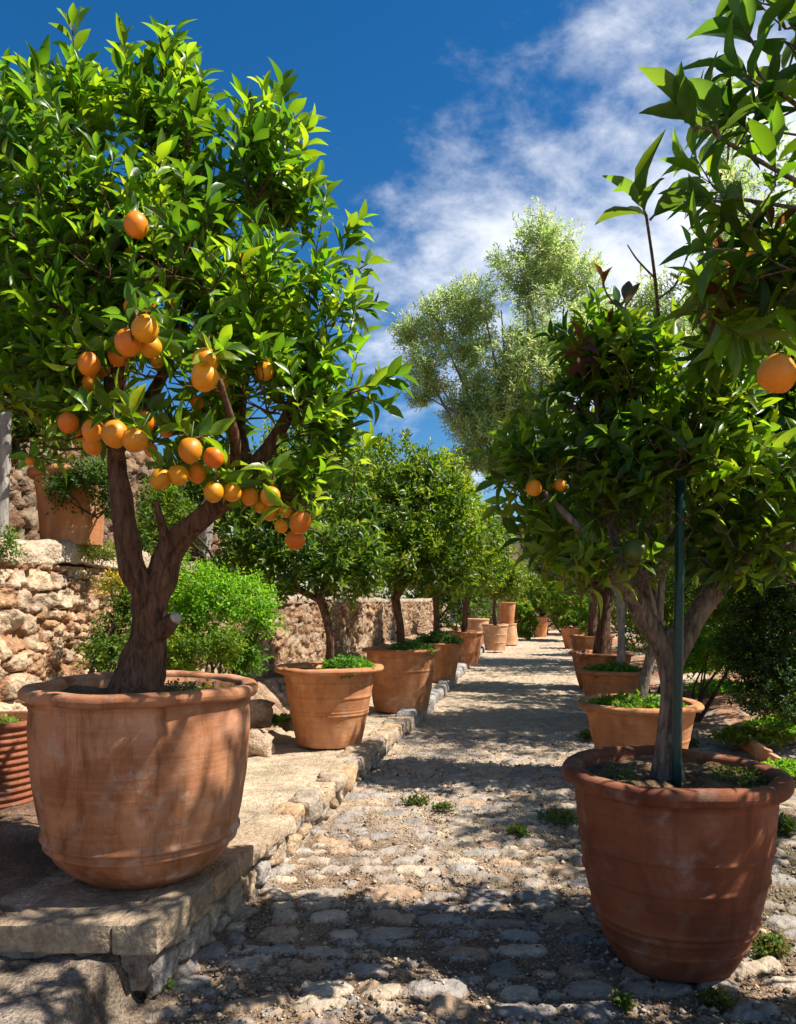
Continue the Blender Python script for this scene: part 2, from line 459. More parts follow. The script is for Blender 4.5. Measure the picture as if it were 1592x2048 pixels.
def make_tree(name, label, base, limbs, blobs, ntwig, size, palette, *, bark='bark_l', mat='citrus', leaves=9, tpl=LEAF5, seed=1, up=.55,
              connect=True, twl=(.10, .2), rust=0.0, group=None, fruits=(), shoots=(), cat='tree', shell=4.0, sides=14, rough=.16, keep=None, spread=1.0,
              wd=(.34, .46), jitter=.45, thin=None, clump=.25, cfreq=3.4, tufts=()):
    rng = np.random.default_rng(seed)
    root = thing(name, base, label, cat, group)
    tr, nodes = MB(), []
    for j, (pts, rad) in enumerate(limbs):
        p, r = spline(pts, rad, 7)
        tube(tr, p, r, sides if r[0] > .02 else 8, rough if r[0] > .015 else .1, seed * 11 + j)
        nodes += list(p[len(p) // 3:])
    trunk = tr.build('trunk', M[bark], root)
    cr, wood = MB(), MB()
    pts, out = blob_points(blobs, ntwig, rng, shell)
    if thin is not None:
        m = thin(pts); pts, out = pts[m], out[m]
    if clump:
        m = fbm(pts[:, 0] * cfreq, pts[:, 1] * cfreq, pts[:, 2] * cfreq, seed + 91, 2) > -clump
        pts, out = pts[m], out[m]
    n = len(pts)
    d = nrm(out * .75 + np.array([0, 0, up]) + rng.normal(0, jitter, (n, 3)))
    ln = rng.uniform(twl[0], twl[1], n)
    bs = pts - d * (ln * .6)[:, None]
    isr = rng.random(n) < rust
    for sel, pal in ((~isr, palette), (isr, RUST)):
        if sel.any():
            twig_leaves(cr, bs[sel], d[sel], ln[sel], leaves, size, rng, tpl, pal, keep=keep, spread=spread, wd=wd)
    if connect:
        connect_branches(wood, nodes, bs, rng)
        for i in range(n):
            tube(wood, [bs[i], bs[i] + d[i] * ln[i] * .5, bs[i] + d[i] * ln[i]], [.0024, .002, .0012], 3, cap=False)
    for (tb, td, tl, nl, sz, pal) in tufts:
        twig_leaves(cr, np.array([tb]), np.array([td]), np.array([tl]), nl, sz, rng, tpl, pal, spread=1.15, wd=(.36, .46), curl=(.05, .45))
        tube(wood, [np.array(tb), np.array(tb) + nrm(td) * tl], [.003, .0015], 4, cap=False)
    for sp, sr, tips in shoots:                       # long bare shoots with a tuft of leaves at chosen places
        p, r = spline(sp, sr, 6); tube(wood, p, r, 6, .12, seed)
        for (tb, td, tl, nl, sz, pal) in tips:
            twig_leaves(cr, np.array([tb]), np.array([td]), np.array([tl]), nl, sz, rng, tpl, pal, spread=.9, wd=(.36, .44), curl=(.05, .35))
            tube(wood, [np.array(tb), np.array(tb) + nrm(td) * tl], [.004, .002], 5, cap=False)
    crown = cr.build('crown', M[mat], root)
    if wood.n: wood.build('branches', M[bark], root)
    for k, (c, r, g) in enumerate(fruits):
        make_orange(root, np.asarray(c, float), r, rng, k, g)
    return root

def make_shrub(name, label, base, blobs, n, size, palette, *, mat='shrub', leaves=7, seed=1, tpl=LEAF1, stems=6, cat='shrub', group=None, twl=(.05, .12), wd=(.4, .6),
               shell=3.0, up=.6, rust=0.0, flowers=None):
    rng = np.random.default_rng(seed)
    root = thing(name, base, label, cat, group)
    cr, st = MB(), MB()
    p, out = blob_points(blobs, n, rng, shell)
    p = p[p[:, 2] > base[2] - .01]; out = out[:len(p)] if len(out) != len(p) else out
    d = nrm(nrm(p - np.mean([b[0] for b in blobs], 0)) * .6 + np.array([0, 0, up]) + rng.normal(0, .4, p.shape))
    ln = rng.uniform(*twl, len(p))
    isr = rng.random(len(p)) < rust
    for sel, pal in ((~isr, palette), (isr, flowers or RUST)):
        if sel.any(): twig_leaves(cr, p[sel], d[sel], ln[sel], leaves, size, rng, tpl, pal, wd=wd, size_var=.4)
    for k in range(stems):
        b = blobs[rng.integers(len(blobs))]
        tip = np.array(b[0]) + rng.normal(0, .3, 3) * np.broadcast_to(b[1], 3)
        b0 = np.array(base) + rng.normal(0, .02, 3) * [1, 1, 0]
        tip[2] = max(tip[2], base[2] + .02)
        m = (b0 + tip) / 2 + rng.normal(0, .1, 3) * np.linalg.norm(tip - b0) * [1, 1, .3]
        q, r = spline([b0, m, tip], [.012, .008, .004], 5); r = r * max(.5, min(3, np.linalg.norm(tip - b0) / .5))
        tube(st, q, r, 6, .1, k)
    cr.build('foliage', M[mat], root); st.build('stems', M['bark_d'], root)
    return root

def make_clump(name, label, c, rx, ry, h, n, size, palette, seed=1, cat='plant', group=None):
    """low spreading plant"""
    rng = np.random.default_rng(seed)
    root = thing(name, c, label, cat, group)
    c = np.array(c, float)
    a = rng.uniform(0, 6.283, n); r = np.sqrt(rng.random(n))
    r = r * (1 + .35 * fbm(np.cos(a) * 1.7 + seed, np.sin(a) * 1.7, 0, seed, 2))
    hh = h * (1 - .6 * r ** 2) * rng.uniform(.25, 1, n)
    p = c + np.column_stack([np.cos(a) * r * rx, np.sin(a) * r * ry, hh])
    d = nrm(np.column_stack([np.cos(a) * r * .8, np.sin(a) * r * .8, np.full(n, .8)]) + rng.normal(0, .35, (n, 3)))
    mb = MB(); twig_leaves(mb, p - d * .02, d, rng.uniform(.02, .05, n), 5, size, rng, LEAF1, palette, spread=1.1, wd=(.5, .75), size_var=.4)
    mb.build('leaves', M['shrub'], root)
    st = MB()
    for k in range(min(n, 14)):
        tube(st, [c + np.array([rng.normal(0, .2) * rx, rng.normal(0, .2) * ry, 0]), p[k]], [.003, .0015], 4, cap=False)
    st.build('stems', M['stem'], root)
    return root

# ------------------------------------------------------------------ pots
def lathe(mb, prof, seg=96, c=(0, 0, 0), wob=0.0, seed=0, zw=0.0, col=(1, 1, 1), tone=0.0):
    prof = np.asarray(prof, float); m = len(prof)
    th = np.linspace(0, 2 * np.pi, seg, endpoint=False)
    r = np.tile(prof[:, 0], (seg, 1)); z = np.tile(prof[:, 1], (seg, 1))
    ct, s_ = np.cos(th)[:, None], np.sin(th)[:, None]
    if wob:
        r = r * (1 + wob * (fbm(ct * 1.1 + seed, s_ * 1.1, z * 2, seed, 2) + .35 * fbm(ct * 4 + seed, s_ * 4, z * 9, seed + 1, 3)))
    if zw: z = z + zw * (fbm(ct * 1.2 + seed * 2, s_ * 1.2, 0, seed + 2, 3) + .25 * fbm(ct * 6, s_ * 6, z * 5, seed + 4, 2))
    V = np.stack([c[0] + r * ct, c[1] + r * s_, c[2] + z], -1).reshape(-1, 3)
    mb.add(V, [grid_faces(seg, m, wrap=True)], col)

def make_pot(label, c, R, H, shape, *, mat='clay_a', ridges=(), seed=0, rim_h=.05, rim_out=.035, group='terracotta pots', soil_drop=.05, wob=.012, ribs=0, zw=.004,
             soil_col=(.15, .09, .05), name='terracotta_pot', stub=None):
    """shape: (height fraction, radius in metres) pairs from foot to just under the rim"""
    root = thing(name, c, label, 'pot', group)
    c = np.array(c, float)
    zs = np.array([s[0] for s in shape]) * (H - rim_h * .5); rs = np.array([s[1] for s in shape])
    zz = np.linspace(0, H - rim_h * .5, 150)
    # smooth interpolation through the measured radii
    k = np.polyfit(zs / H, rs, min(5, len(zs) - 1)) if len(zs) > 3 else None
    rr = np.interp(zz, zs, rs)
    for _ in range(24): rr[1:-1] = (rr[:-2] + 2 * rr[1:-1] + rr[2:]) / 4
    for (zf, amp, wdt) in ridges:
        rr = rr + amp * np.exp(-((zz - zf * H) / wdt) ** 2)
    if ribs: rr = rr + .006 * np.sin(zz / H * ribs * 6.283)
    foot = min(.015, rs[0] * .1)
    prof = [(0.001, .004), (rr[0] - foot, .0)] + [(a, b + .004) for a, b in zip(rr, zz)]
    ri = rr[-1] - .035
    prof += [(rr[-1] - .004, zz[-1] + .01), (ri, zz[-1] + .005), (ri - .004, H - .1), (ri - .03, H - soil_drop - .06)]
    pz_ = np.array([q_[1] for q_ in prof]); th_ = np.linspace(0, 2 * np.pi, 112, endpoint=False)
    TH, PZ = np.meshgrid(th_, pz_, indexing='ij')
    cru = sstep(.15, .7, fbm(np.cos(TH) * 3 + seed, np.sin(TH) * 3, PZ * 5, seed + 61, 5) + .5 * np.cos(PZ / H * 6.283) - .1)[..., None]
    chip = sstep(.55, .62, fbm(np.cos(TH) * 9 + seed, np.sin(TH) * 9, PZ * 28, seed + 62, 3))[..., None]
    pc = (1 - cru) * 1.0 + cru * np.array([1.22, 1.38, 1.62]); pc = pc * (1 - chip * .08)
    b = MB(); lathe(b, prof, 112, c, wob, seed, zw * .3, pc.reshape(-1, 3))
    body = b.build('body', M[mat], root)
    # rim: rolled lip
    q = MB(); a = np.linspace(0, 2 * np.pi, 17)
    mid = (rr[-1] + rim_out + ri) / 2 ; hw = (R - ri) / 2; mid = ri + hw
    pr = [(mid + hw * np.sign(np.cos(t)) * abs(np.cos(t)) ** .7 * (1 if np.cos(t) > 0 else 1), H - rim_h * .5 + rim_h * .5 * np.sign(np.sin(t)) * abs(np.sin(t)) ** .8) for t in a]
    lathe(q, pr, 128, c, wob, seed, zw)
    q.build('rim', M[mat], root)
    # soil
    s = MB(); n = 26; sg = 64
    rad = np.linspace(0, ri - .002, n); th = np.linspace(0, 2 * np.pi, sg, endpoint=False)
    TT, RR = np.meshgrid(th, rad, indexing='ij')
    x, y = RR * np.cos(TT), RR * np.sin(TT)
    z = H - soil_drop + .018 * fbm(x * 9 + seed, y * 9, 0, seed, 4) + .02 * np.exp(-(RR / .12) ** 2)
    cl = np.array(soil_col) * (1 + .5 * fbm(x * 14, y * 14, 1, seed + 9, 3))[..., None]
    s.add(np.stack([c[0] + x, c[1] + y, c[2] + z], -1).reshape(-1, 3), [grid_faces(sg, n, wrap=True, flip=True)], np.clip(cl.reshape(-1, 3), .015, 1))
    s.build('soil', M['soil'], root)
    return root

# ------------------------------------------------------------------ rubble helpers
def worley(x, y, sx, sy, seed, jit=.42, rowshift=True):
    """packed stones: returns id hash, edge distance (F2-F1, in units of the cell) and offset from the stone's centre"""
    gx, gy = x / sx, y / sy
    iy = np.floor(gy)
    best = np.full(x.shape, 9.0); sec = np.full(x.shape, 9.0); bid = np.zeros(x.shape); bx = np.zeros(x.shape); by = np.zeros(x.shape)
    for dj in (-1, 0, 1):
        row = iy + dj
        sh = _h(row, row * 0 + 7, row * 0, seed) if rowshift else row * 0
        ix = np.floor(gx - sh)
        for di in (-1, 0, 1):
            cx = ix + di
            px = cx + sh + .5 + (2 * _h(cx, row, row * 0 + 1, seed) - 1) * jit
            py = row + .5 + (2 * _h(cx, row, row * 0 + 2, seed) - 1) * jit * .8
            d = np.sqrt((gx - px) ** 2 + (gy - py) ** 2)
            idh = _h(cx, row, row * 0 + 3, seed)
            m = d < best
            sec = np.where(m, best, np.minimum(sec, d))
            bid = np.where(m, idh, bid); bx = np.where(m, gx - px, bx); by = np.where(m, gy - py, by)
            best = np.where(m, d, best)
    return bid, sec - best, bx, by

def cobbles(x, y, sx, sy, seed, prob=.8):
    """separate rounded stones in rows: returns dome (0 outside, 1 at the middle) and id"""
    gx, gy = x / sx, y / sy
    iy = np.floor(gy); dome = np.zeros(x.shape); bid = np.zeros(x.shape)
    for dj in (-1, 0, 1):
        row = iy + dj; sh = _h(row, row * 0 + 7, row * 0, seed); ix = np.floor(gx - sh)
        for di in (-1, 0, 1):
            cx = ix + di; z = row * 0
            h = [_h(cx, row, z + k, seed) for k in range(1, 8)]
            px = cx + sh + .5 + (h[0] - .5) * .3; py = row + .5 + (h[1] - .5) * .3
            rx = .26 + .24 * h[2]; ry = .25 + .2 * h[3]; an = (h[4] - .5) * .7
            dx, dy = gx - px, (gy - py)
            ddx = dx * np.cos(an) + dy * np.sin(an) * sy / sx; ddy = dy * np.cos(an) - dx * np.sin(an) * sx / sy
            d = (np.abs(ddx / rx) ** 2.6 + np.abs(ddy / ry) ** 2.6) ** (1 / 2.6)
            v = np.where(h[5] < prob, np.clip(1 - d, 0, 1), 0)
            m = v > dome
            bid = np.where(m, h[6], bid); dome = np.where(m, v, dome)
    return dome, bid

def pick(pal, h):
    pal = np.array(pal, float); k = np.minimum((h * len(pal)).astype(int), len(pal) - 1)
    return pal[k]

# ------------------------------------------------------------------ ground and path
def struct(mb, name, mat):
    o = mb.build(name, mat); o['kind'] = 'structure'; return o

def grid_mesh(us, ys, zfun, cfun):
    U, Y = np.meshgrid(us, ys, indexing='ij')
    Z = zfun(U, Y); C = cfun(U, Y, Z)
    V = np.stack([KX0 + KS * Y + U, Y, Z], -1)
    mb = MB(); mb.add(V.reshape(-1, 3), [grid_faces(len(us), len(ys))], np.clip(C.reshape(-1, C.shape[-1]), .01, 1))
    return mb

# far ground, one sheet out to the horizon
gm = MB(); gs = np.concatenate([[-400, -60, -20], np.linspace(-8, 12, 21), [25, 80, 400]]); gy = np.concatenate([[-60, -5], np.linspace(0, 40, 41), [60, 120, 600]])
GX, GY = np.meshgrid(gs, gy, indexing='ij')
gm.add(np.stack([GX, GY, np.full(GX.shape, -.12)], -1).reshape(-1, 3), [grid_faces(len(gs), len(gy))], (.26, .16, .10))
struct(gm, 'ground', M['earth'])

def path_fields(U, Y):
    near = 1 - sstep(5.5, 11, Y + .5 * fbm(U * 1.6, Y * .8, 0, 5, 3))
    wx = U + .03 * fbm(U * 5, Y * 5, 0, 21, 2); wy = Y + .03 * fbm(U * 5, Y * 5, 3, 22, 2)
    d1, i1 = cobbles(wx, wy, .235, .15, 31, .84)
    d2, i2 = cobbles(wx + 5, wy + 3, .12, .085, 32, .55)
    d2 = np.where(d1 > .01, 0, d2)
    far = cobbles(wx * 1.0, wy, .3, .22, 41, .35)
    return near, d1, i1, d2, i2, far

def path_z(U, Y):
    near, d1, i1, d2, i2, far = path_fields(U, Y)
    z = .012 * fbm(U * 1.3, Y * 1.3, 0, 6, 3) + (.0055 + .005 * (1 - near)) * fbm(U * 16, Y * 16, 0, 7, 4)
    z = z + near * (.015 * sstep(0, .14, d1) * (.6 + .55 * i1) + .006 * d1 + .012 * sstep(0, .25, d2))
    z = z + (1 - near) * .012 * sstep(0, .4, far[0])
    z = z + near * .006 * fbm(U * 30, Y * 30, 0, 8, 3) * (d1 > 0)
    z = z - .03 * sstep(2.6, 3.4, U)
    return z

STONES = [(.36, .30, .25), (.28, .25, .23), (.43, .35, .26), (.50, .41, .31), (.32, .26, .21), (.43, .30, .20), (.35, .315, .28)]
def path_c(U, Y, Z):
    near, d1, i1, d2, i2, far = path_fields(U, Y)
    g1 = fbm(U * 3, Y * 3, 0, 9, 4)[..., None]
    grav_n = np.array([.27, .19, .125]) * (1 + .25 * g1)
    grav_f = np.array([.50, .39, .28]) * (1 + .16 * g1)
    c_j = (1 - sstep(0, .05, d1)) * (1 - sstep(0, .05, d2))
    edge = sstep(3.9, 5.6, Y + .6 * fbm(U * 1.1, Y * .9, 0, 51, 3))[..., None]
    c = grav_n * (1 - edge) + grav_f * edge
    s1 = sstep(.02, .08, d1)[..., None] * near[..., None]
    s2 = sstep(.04, .16, d2)[..., None] * near[..., None]
    c = c * (1 - s2) + pick(STONES, i2) * s2
    c = c * (1 - s1) + pick(STONES, i1) * (1 + .2 * fbm(U * 9, Y * 9, 0, 10, 3))[..., None] * s1
    sf = (sstep(.05, .3, far[0]) * (1 - near) * .6)[..., None]
    c = c * (1 - sf) + pick([(.5, .44, .36), (.42, .37, .31), (.55, .48, .38)], far[1]) * sf
    mo = (sstep(.15, .55, fbm(U * 2.2, Y * 1.6, 0, 61, 4)) * sstep(1.2, 2.2, U) * (1 - sstep(5, 8, Y)) * .55)[..., None] * (1 - s1)
    c = c * (1 - mo) + np.array([.07, .075, .03]) * mo
    er = sstep(2.7, 3.5, U + .3 * fbm(U * 2, Y * 2, 0, 71, 3))[..., None]
    c = c * (1 - er) + np.array([.33, .19, .115]) * (1 + .3 * g1) * er
    grit = 1 - .78 * np.maximum(s1[..., 0], .8 * s2[..., 0]) * (1 - er[..., 0])
    return np.concatenate([c, grit[..., None]], -1)
us = np.concatenate([np.arange(-.12, 2.7, .0095), np.arange(2.7, 3.7, .03)])
ys = [1.0]
while ys[-1] < 36: ys.append(ys[-1] + max(.0085, .0031 * ys[-1] * (1 if ys[-1] < 9 else 1.8)))
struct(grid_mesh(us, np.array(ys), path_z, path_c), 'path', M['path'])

# loose gravel lying on the path
rng = np.random.default_rng(77)
ico = np.array([(0, 0, 1), (.9, 0, .1), (.3, .85, 0), (-.75, .5, .1), (-.7, -.55, -.05), (.35, -.85, .05), (0, 0, -.6)])
icf = np.array([(0, 1, 2), (0, 2, 3), (0, 3, 4), (0, 4, 5), (0, 5, 1), (6, 2, 1), (6, 3, 2), (6, 4, 3), (6, 5, 4), (6, 1, 5)])
n = 22000
Y = 2.35 + 5.5 * rng.random(n) ** 1.7; U = rng.uniform(0.02, 2.9, n)
s = rng.uniform(.003, .008, n) * np.where(rng.random(n) < .08, 2.2, 1)
pf = path_fields(U, Y); m = (pf[1] < .03) | (rng.random(n) < .06); Y, U, s = Y[m], U[m], s[m]; n = len(Y)
pz = path_z(U, Y)
an = rng.uniform(0, 6.28, n)
V = np.tile(ico, (n, 1, 1)) * s[:, None, None] * rng.uniform(.7, 1.4, (n, 7, 1)) * np.array([1, 1, .7])
ca, sa = np.cos(an)[:, None], np.sin(an)[:, None]
V = np.stack([V[..., 0] * ca - V[..., 1] * sa, V[..., 0] * sa + V[..., 1] * ca, V[..., 2]], -1)
V += np.stack([KX0 + KS * Y + U, Y, pz + s * .35], -1)[:, None]
cl = pick([(.42, .32, .23), (.28, .22, .17), (.55, .45, .34), (.34, .31, .28), (.16, .12, .09), (.12, .09, .07)], rng.random(n))
gb = MB(); gb.add(V.reshape(-1, 3), [(icf[None] + (np.arange(n) * 7)[:, None, None]).reshape(-1, 3)], np.repeat(cl, 7, 0))
g = gb.build('gravel', M['stone'], smooth=False); tag(g, 'loose brown gravel scattered between the cobbles of the path', 'gravel', None, 'stuff')

# dry leaf litter and twig bits blown over the path and the shelf
lr = np.random.default_rng(91); n = 900
Y = 2.4 + 9 * lr.random(n) ** 1.5; U = lr.uniform(.02, 3.0, n)
m = fbm(U * 2.2, Y * 2.2, 0, 92, 3) > -.1; Y, U = Y[m], U[m]; n = len(Y)
a_ = lr.uniform(0, 6.283, n); dv = np.column_stack([np.cos(a_), np.sin(a_), lr.normal(0, .18, n)])
lp = np.column_stack([KX0 + KS * Y + U, Y, path_z(U, Y) + .004])
lb = MB(); add_leaves(lb, lp, dv, np.tile([0, 0, 1.0], (n, 1)) + lr.normal(0, .3, (n, 3)), lr.uniform(.010, .034, n), lr.uniform(.12, .5, n), lr.uniform(-.3, .6, n),
                      pick([(.16, .09, .04), (.24, .15, .07), (.09, .055, .03), (.30, .21, .09), (.12, .12, .04)], lr.random(n)), LEAF1)
tag(lb.build('leaf_litter', M['shrub']), 'dry brown leaf litter blown over the cobbles of the path', 'leaf litter', None, 'stuff')

# raised terrace on the left: flagged shelf behind the kerb, soil, then a bank up to the wall
def kerb_top(Y):
    return np.interp(Y, [2.6, 3.2, 4.2, 6.2, 8.0, 9.0, 12, 30], [.30, .285, .235, .20, .15, .12, .10, .08])
def shelf_w(Y):
    return np.interp(Y, [2.6, 3.4, 4.5, 6, 9, 30], [.50, .54, .72, .98, 1.05, 1.0])
def terr_z(U, Y):
    k = kerb_top(Y); w = shelf_w(Y) + .08 * fbm(Y * 2, U * 0 + 3, 0, 81, 3)
    bank = sstep(0, .55, -U - w) * np.interp(Y, [2.6, 4, 5.5, 7, 30], [.02, .12, .34, .36, .3])
    rub = worley(U, Y, .22, .2, 83)
    rock = (sstep(.02, .2, rub[1]) * .06 * rub[0]) * sstep(.02, .2, -U - w) * sstep(4.2, 5.5, Y)
    z = k - .012 + bank + rock + .008 * fbm(U * 9, Y * 9, 0, 84, 4) + .02 * fbm(U * 2.4, Y * 2.4, 0, 85, 3) * sstep(.0, .2, -U - w)
    return z - .04 * (1 - sstep(.03, .07, -U))
def terr_c(U, Y, Z):
    w = shelf_w(Y) + .08 * fbm(Y * 2, U * 0 + 3, 0, 81, 3)
    so = sstep(-.02, .1, -U - w + .05 * fbm(U * 7, Y * 7, 0, 86, 3))[..., None]
    f = fbm(U * 4, Y * 4, 0, 87, 4)[..., None]
    rub = worley(U, Y, .22, .2, 83)
    pale = np.array([.54, .43, .31]) * (1 + .2 * f)
    soil = np.array([.20, .125, .08]) * (1 + .35 * f)
    rocky = (sstep(.05, .2, rub[1]) * sstep(4.4, 5.6, Y) * (rub[0] > .35))[..., None]
    soil = soil * (1 - rocky) + np.array([.40, .27, .18]) * (1 + .3 * f) * rocky
    return pale * (1 - so) + soil * so
us = np.concatenate([np.arange(-2.3, -.02, .018), [-.02]])
ys = [2.625]
while ys[-1] < 34: ys.append(ys[-1] + max(.016, .006 * ys[-1]))
struct(grid_mesh(us, np.array(ys), terr_z, terr_c), 'terrace', M['path'])

# lower worn step in front, bottom left
def low_z(U, Y):
    e = sstep(.05, .13, -U + .022 * fbm(Y * 6, U * 3, 0, 91, 4))
    rub = worley(U, Y, .45, .3, 93)
    return .02 + .160 * e + .006 * sstep(.02, .10, rub[1]) * rub[0] * e + .009 * fbm(U * 9, Y * 9, 0, 92, 5) + .006 * fbm(U * 22, Y * 22, 0, 95, 3) - .05 * (1 - sstep(-.05, .04, -U))
def low_c(U, Y, Z):
    f = fbm(U * 5, Y * 5, 0, 94, 4)[..., None]
    rub = worley(U, Y, .45, .3, 93)
    c = pick([(.27, .215, .165), (.31, .245, .18), (.26, .215, .175), (.33, .26, .185)], rub[0]) * (1 + .3 * f)
    cr = (1 - sstep(.0, .1, rub[1]))[..., None]
    e = (1 - sstep(.03, .2, -U))[..., None]
    c = c * (1 - e) + np.array([.25, .19, .14]) * (1 + .3 * f) * e
    return c * (1 - .5 * cr)
struct(grid_mesh(np.arange(-2.6, .06, .012), np.arange(1.0, 2.76, .011), low_z, low_c), 'lower_step', M['path'])

# kerb: rough stone face, edge slabs over it
kb = MB()
ss = np.arange(2.62, 8.6, .012); hh = np.linspace(0, 1, 24)
S, Hh = np.meshgrid(ss, hh, indexing='ij')
kt = kerb_top(S) - .015
Zk = -.04 + Hh * (kt + .04)
idn, ed, ox, oy = worley(S, Zk + .3, .17, .11, 101)
ed = sstep(.0, .22, ed)
outw = .035 * ed * (.4 + idn) + .012 * fbm(S * 12, Zk * 12, 0, 102, 4) - .045
wn = np.array([1, -KS, 0]) / math.hypot(1, KS)
V = np.stack([KX0 + KS * S, S, Zk], -1) + wn * outw[..., None]
c = pick([(.40, .33, .25), (.34, .29, .24), (.45, .33, .21), (.30, .27, .25), (.42, .36, .28)], idn) * (1 + .25 * fbm(S * 9, Zk * 9, 0, 103, 3))[..., None]
mort = (1 - ed)[..., None]; c = c * (1 - mort) + np.array([.14, .10, .07]) * mort
kb.add(V.reshape(-1, 3), [grid_faces(len(ss), len(hh), flip=True)], np.clip(c.reshape(-1, 3), .01, 1))
kerb = kb.build('kerb', M['wallstone']); kerb['kind'] = 'structure'
fb = MB(); fx = np.arange(-2.3, -.01, .014); fz = np.linspace(.06, .27, 14); FX, FZ = np.meshgrid(fx, fz, indexing='ij')
fi, fe, _, _ = worley(FX, FZ, .2, .1, 105); fo = .03 * sstep(0, .2, fe) * fi + .01 * fbm(FX * 9, FZ * 9, 0, 106, 3)
fb.add(np.stack([KX0 + KS * 2.64 + FX, 2.64 - fo, FZ], -1).reshape(-1, 3), [grid_faces(len(fx), len(fz))], np.clip((np.array([.30, .24, .19]) * (1 + .3 * fbm(FX * 9, FZ * 9, 0, 107, 3))[..., None]).reshape(-1, 3), .01, 1))
fb.build('end_face', M['wallstone'], kerb)
rk = np.random.default_rng(5)
def slab(u0, u1, y0, y1, z0, z1, col, seed, rough=.009, r=.010, n=None, skew=0.0):
    b = MB()
    q = [P(u0, y0)[:2], P(u1, y0 + skew)[:2], P(u1, y1 + skew)[:2], P(u0, y1)[:2]]
    n = n or (max(6, int((u1 - u0) / .02)), max(6, int((y1 - y0) / .02)), max(4, int((z1 - z0) / .016)))
    rounded_box(b, q, z0, z1, n, r, rough, seed, col)
    return b.build('slab', M['stone'], kerb)
slab(-.50, -.135, 2.585, 3.32, .205, .300, (0.304, 0.232, 0.16), 1)
slab(-.129, .022, 2.58, 3.04, .20, .301, (0.32, 0.248, 0.172), 2)
slab(-.31, .03, 3.05, 3.47, .205, .292, (.38, .24, .14), 3)
slab(-.25, .02, 3.48, 3.86, .19, .275, (.36, .27, .19), 4, .014)
yy = 3.87; k = 5
while yy < 8.2:
    L = rk.uniform(.14, .34)
    t = float(kerb_top(yy + L / 2))
    slab(-rk.uniform(.10, .24), rk.uniform(-.005, .03), yy, yy + L, max(.0, t - rk.uniform(.08, .13)), t + rk.uniform(-.004, .012),
         [(.42, .31, .21), (.36, .28, .20), (.44, .29, .17), (.34, .28, .22)][k % 4], k, .026, .03)
    yy += L + .012; k += 1
while yy < 25:                                  # low edging of single stones further up the path
    L = rk.uniform(.22, .5)
    slab(-rk.uniform(.12, .2), rk.uniform(.0, .05), yy, yy + L, -.03, float(kerb_top(yy)) + rk.uniform(.02, .06),
         [(.30, .28, .27), (.36, .33, .30), (.26, .25, .25)][k % 3], k, .022, .05, n=(7, 9, 6))
    yy += L + .03; k += 1

# right hand garden earth
def gar_z(U, Y):
    return -.035 + .10 * sstep(3.0, 4.2, U) + .32 * sstep(4.4, 5.4, U + .4 * fbm(U, Y, 0, 111, 3)) + .05 * fbm(U * 1.4, Y * 1.4, 0, 112, 4) * sstep(2.9, 3.6, U) + .015 * fbm(U * 8, Y * 8, 0, 114, 3)
def gar_c(U, Y, Z):
    f = fbm(U * 3, Y * 3, 0, 113, 4)[..., None]
    m = sstep(.1, .5, fbm(U * 1.1, Y * 1.1, 0, 115, 3))[..., None]
    return (np.array([.36, .19, .11]) * (1 - m) + np.array([.42, .33, .24]) * m) * (1 + .3 * f)
struct(grid_mesh(np.arange(2.55, 9, .05), np.arange(1.0, 32, .05), gar_z, gar_c), 'garden_earth', M['earth'])

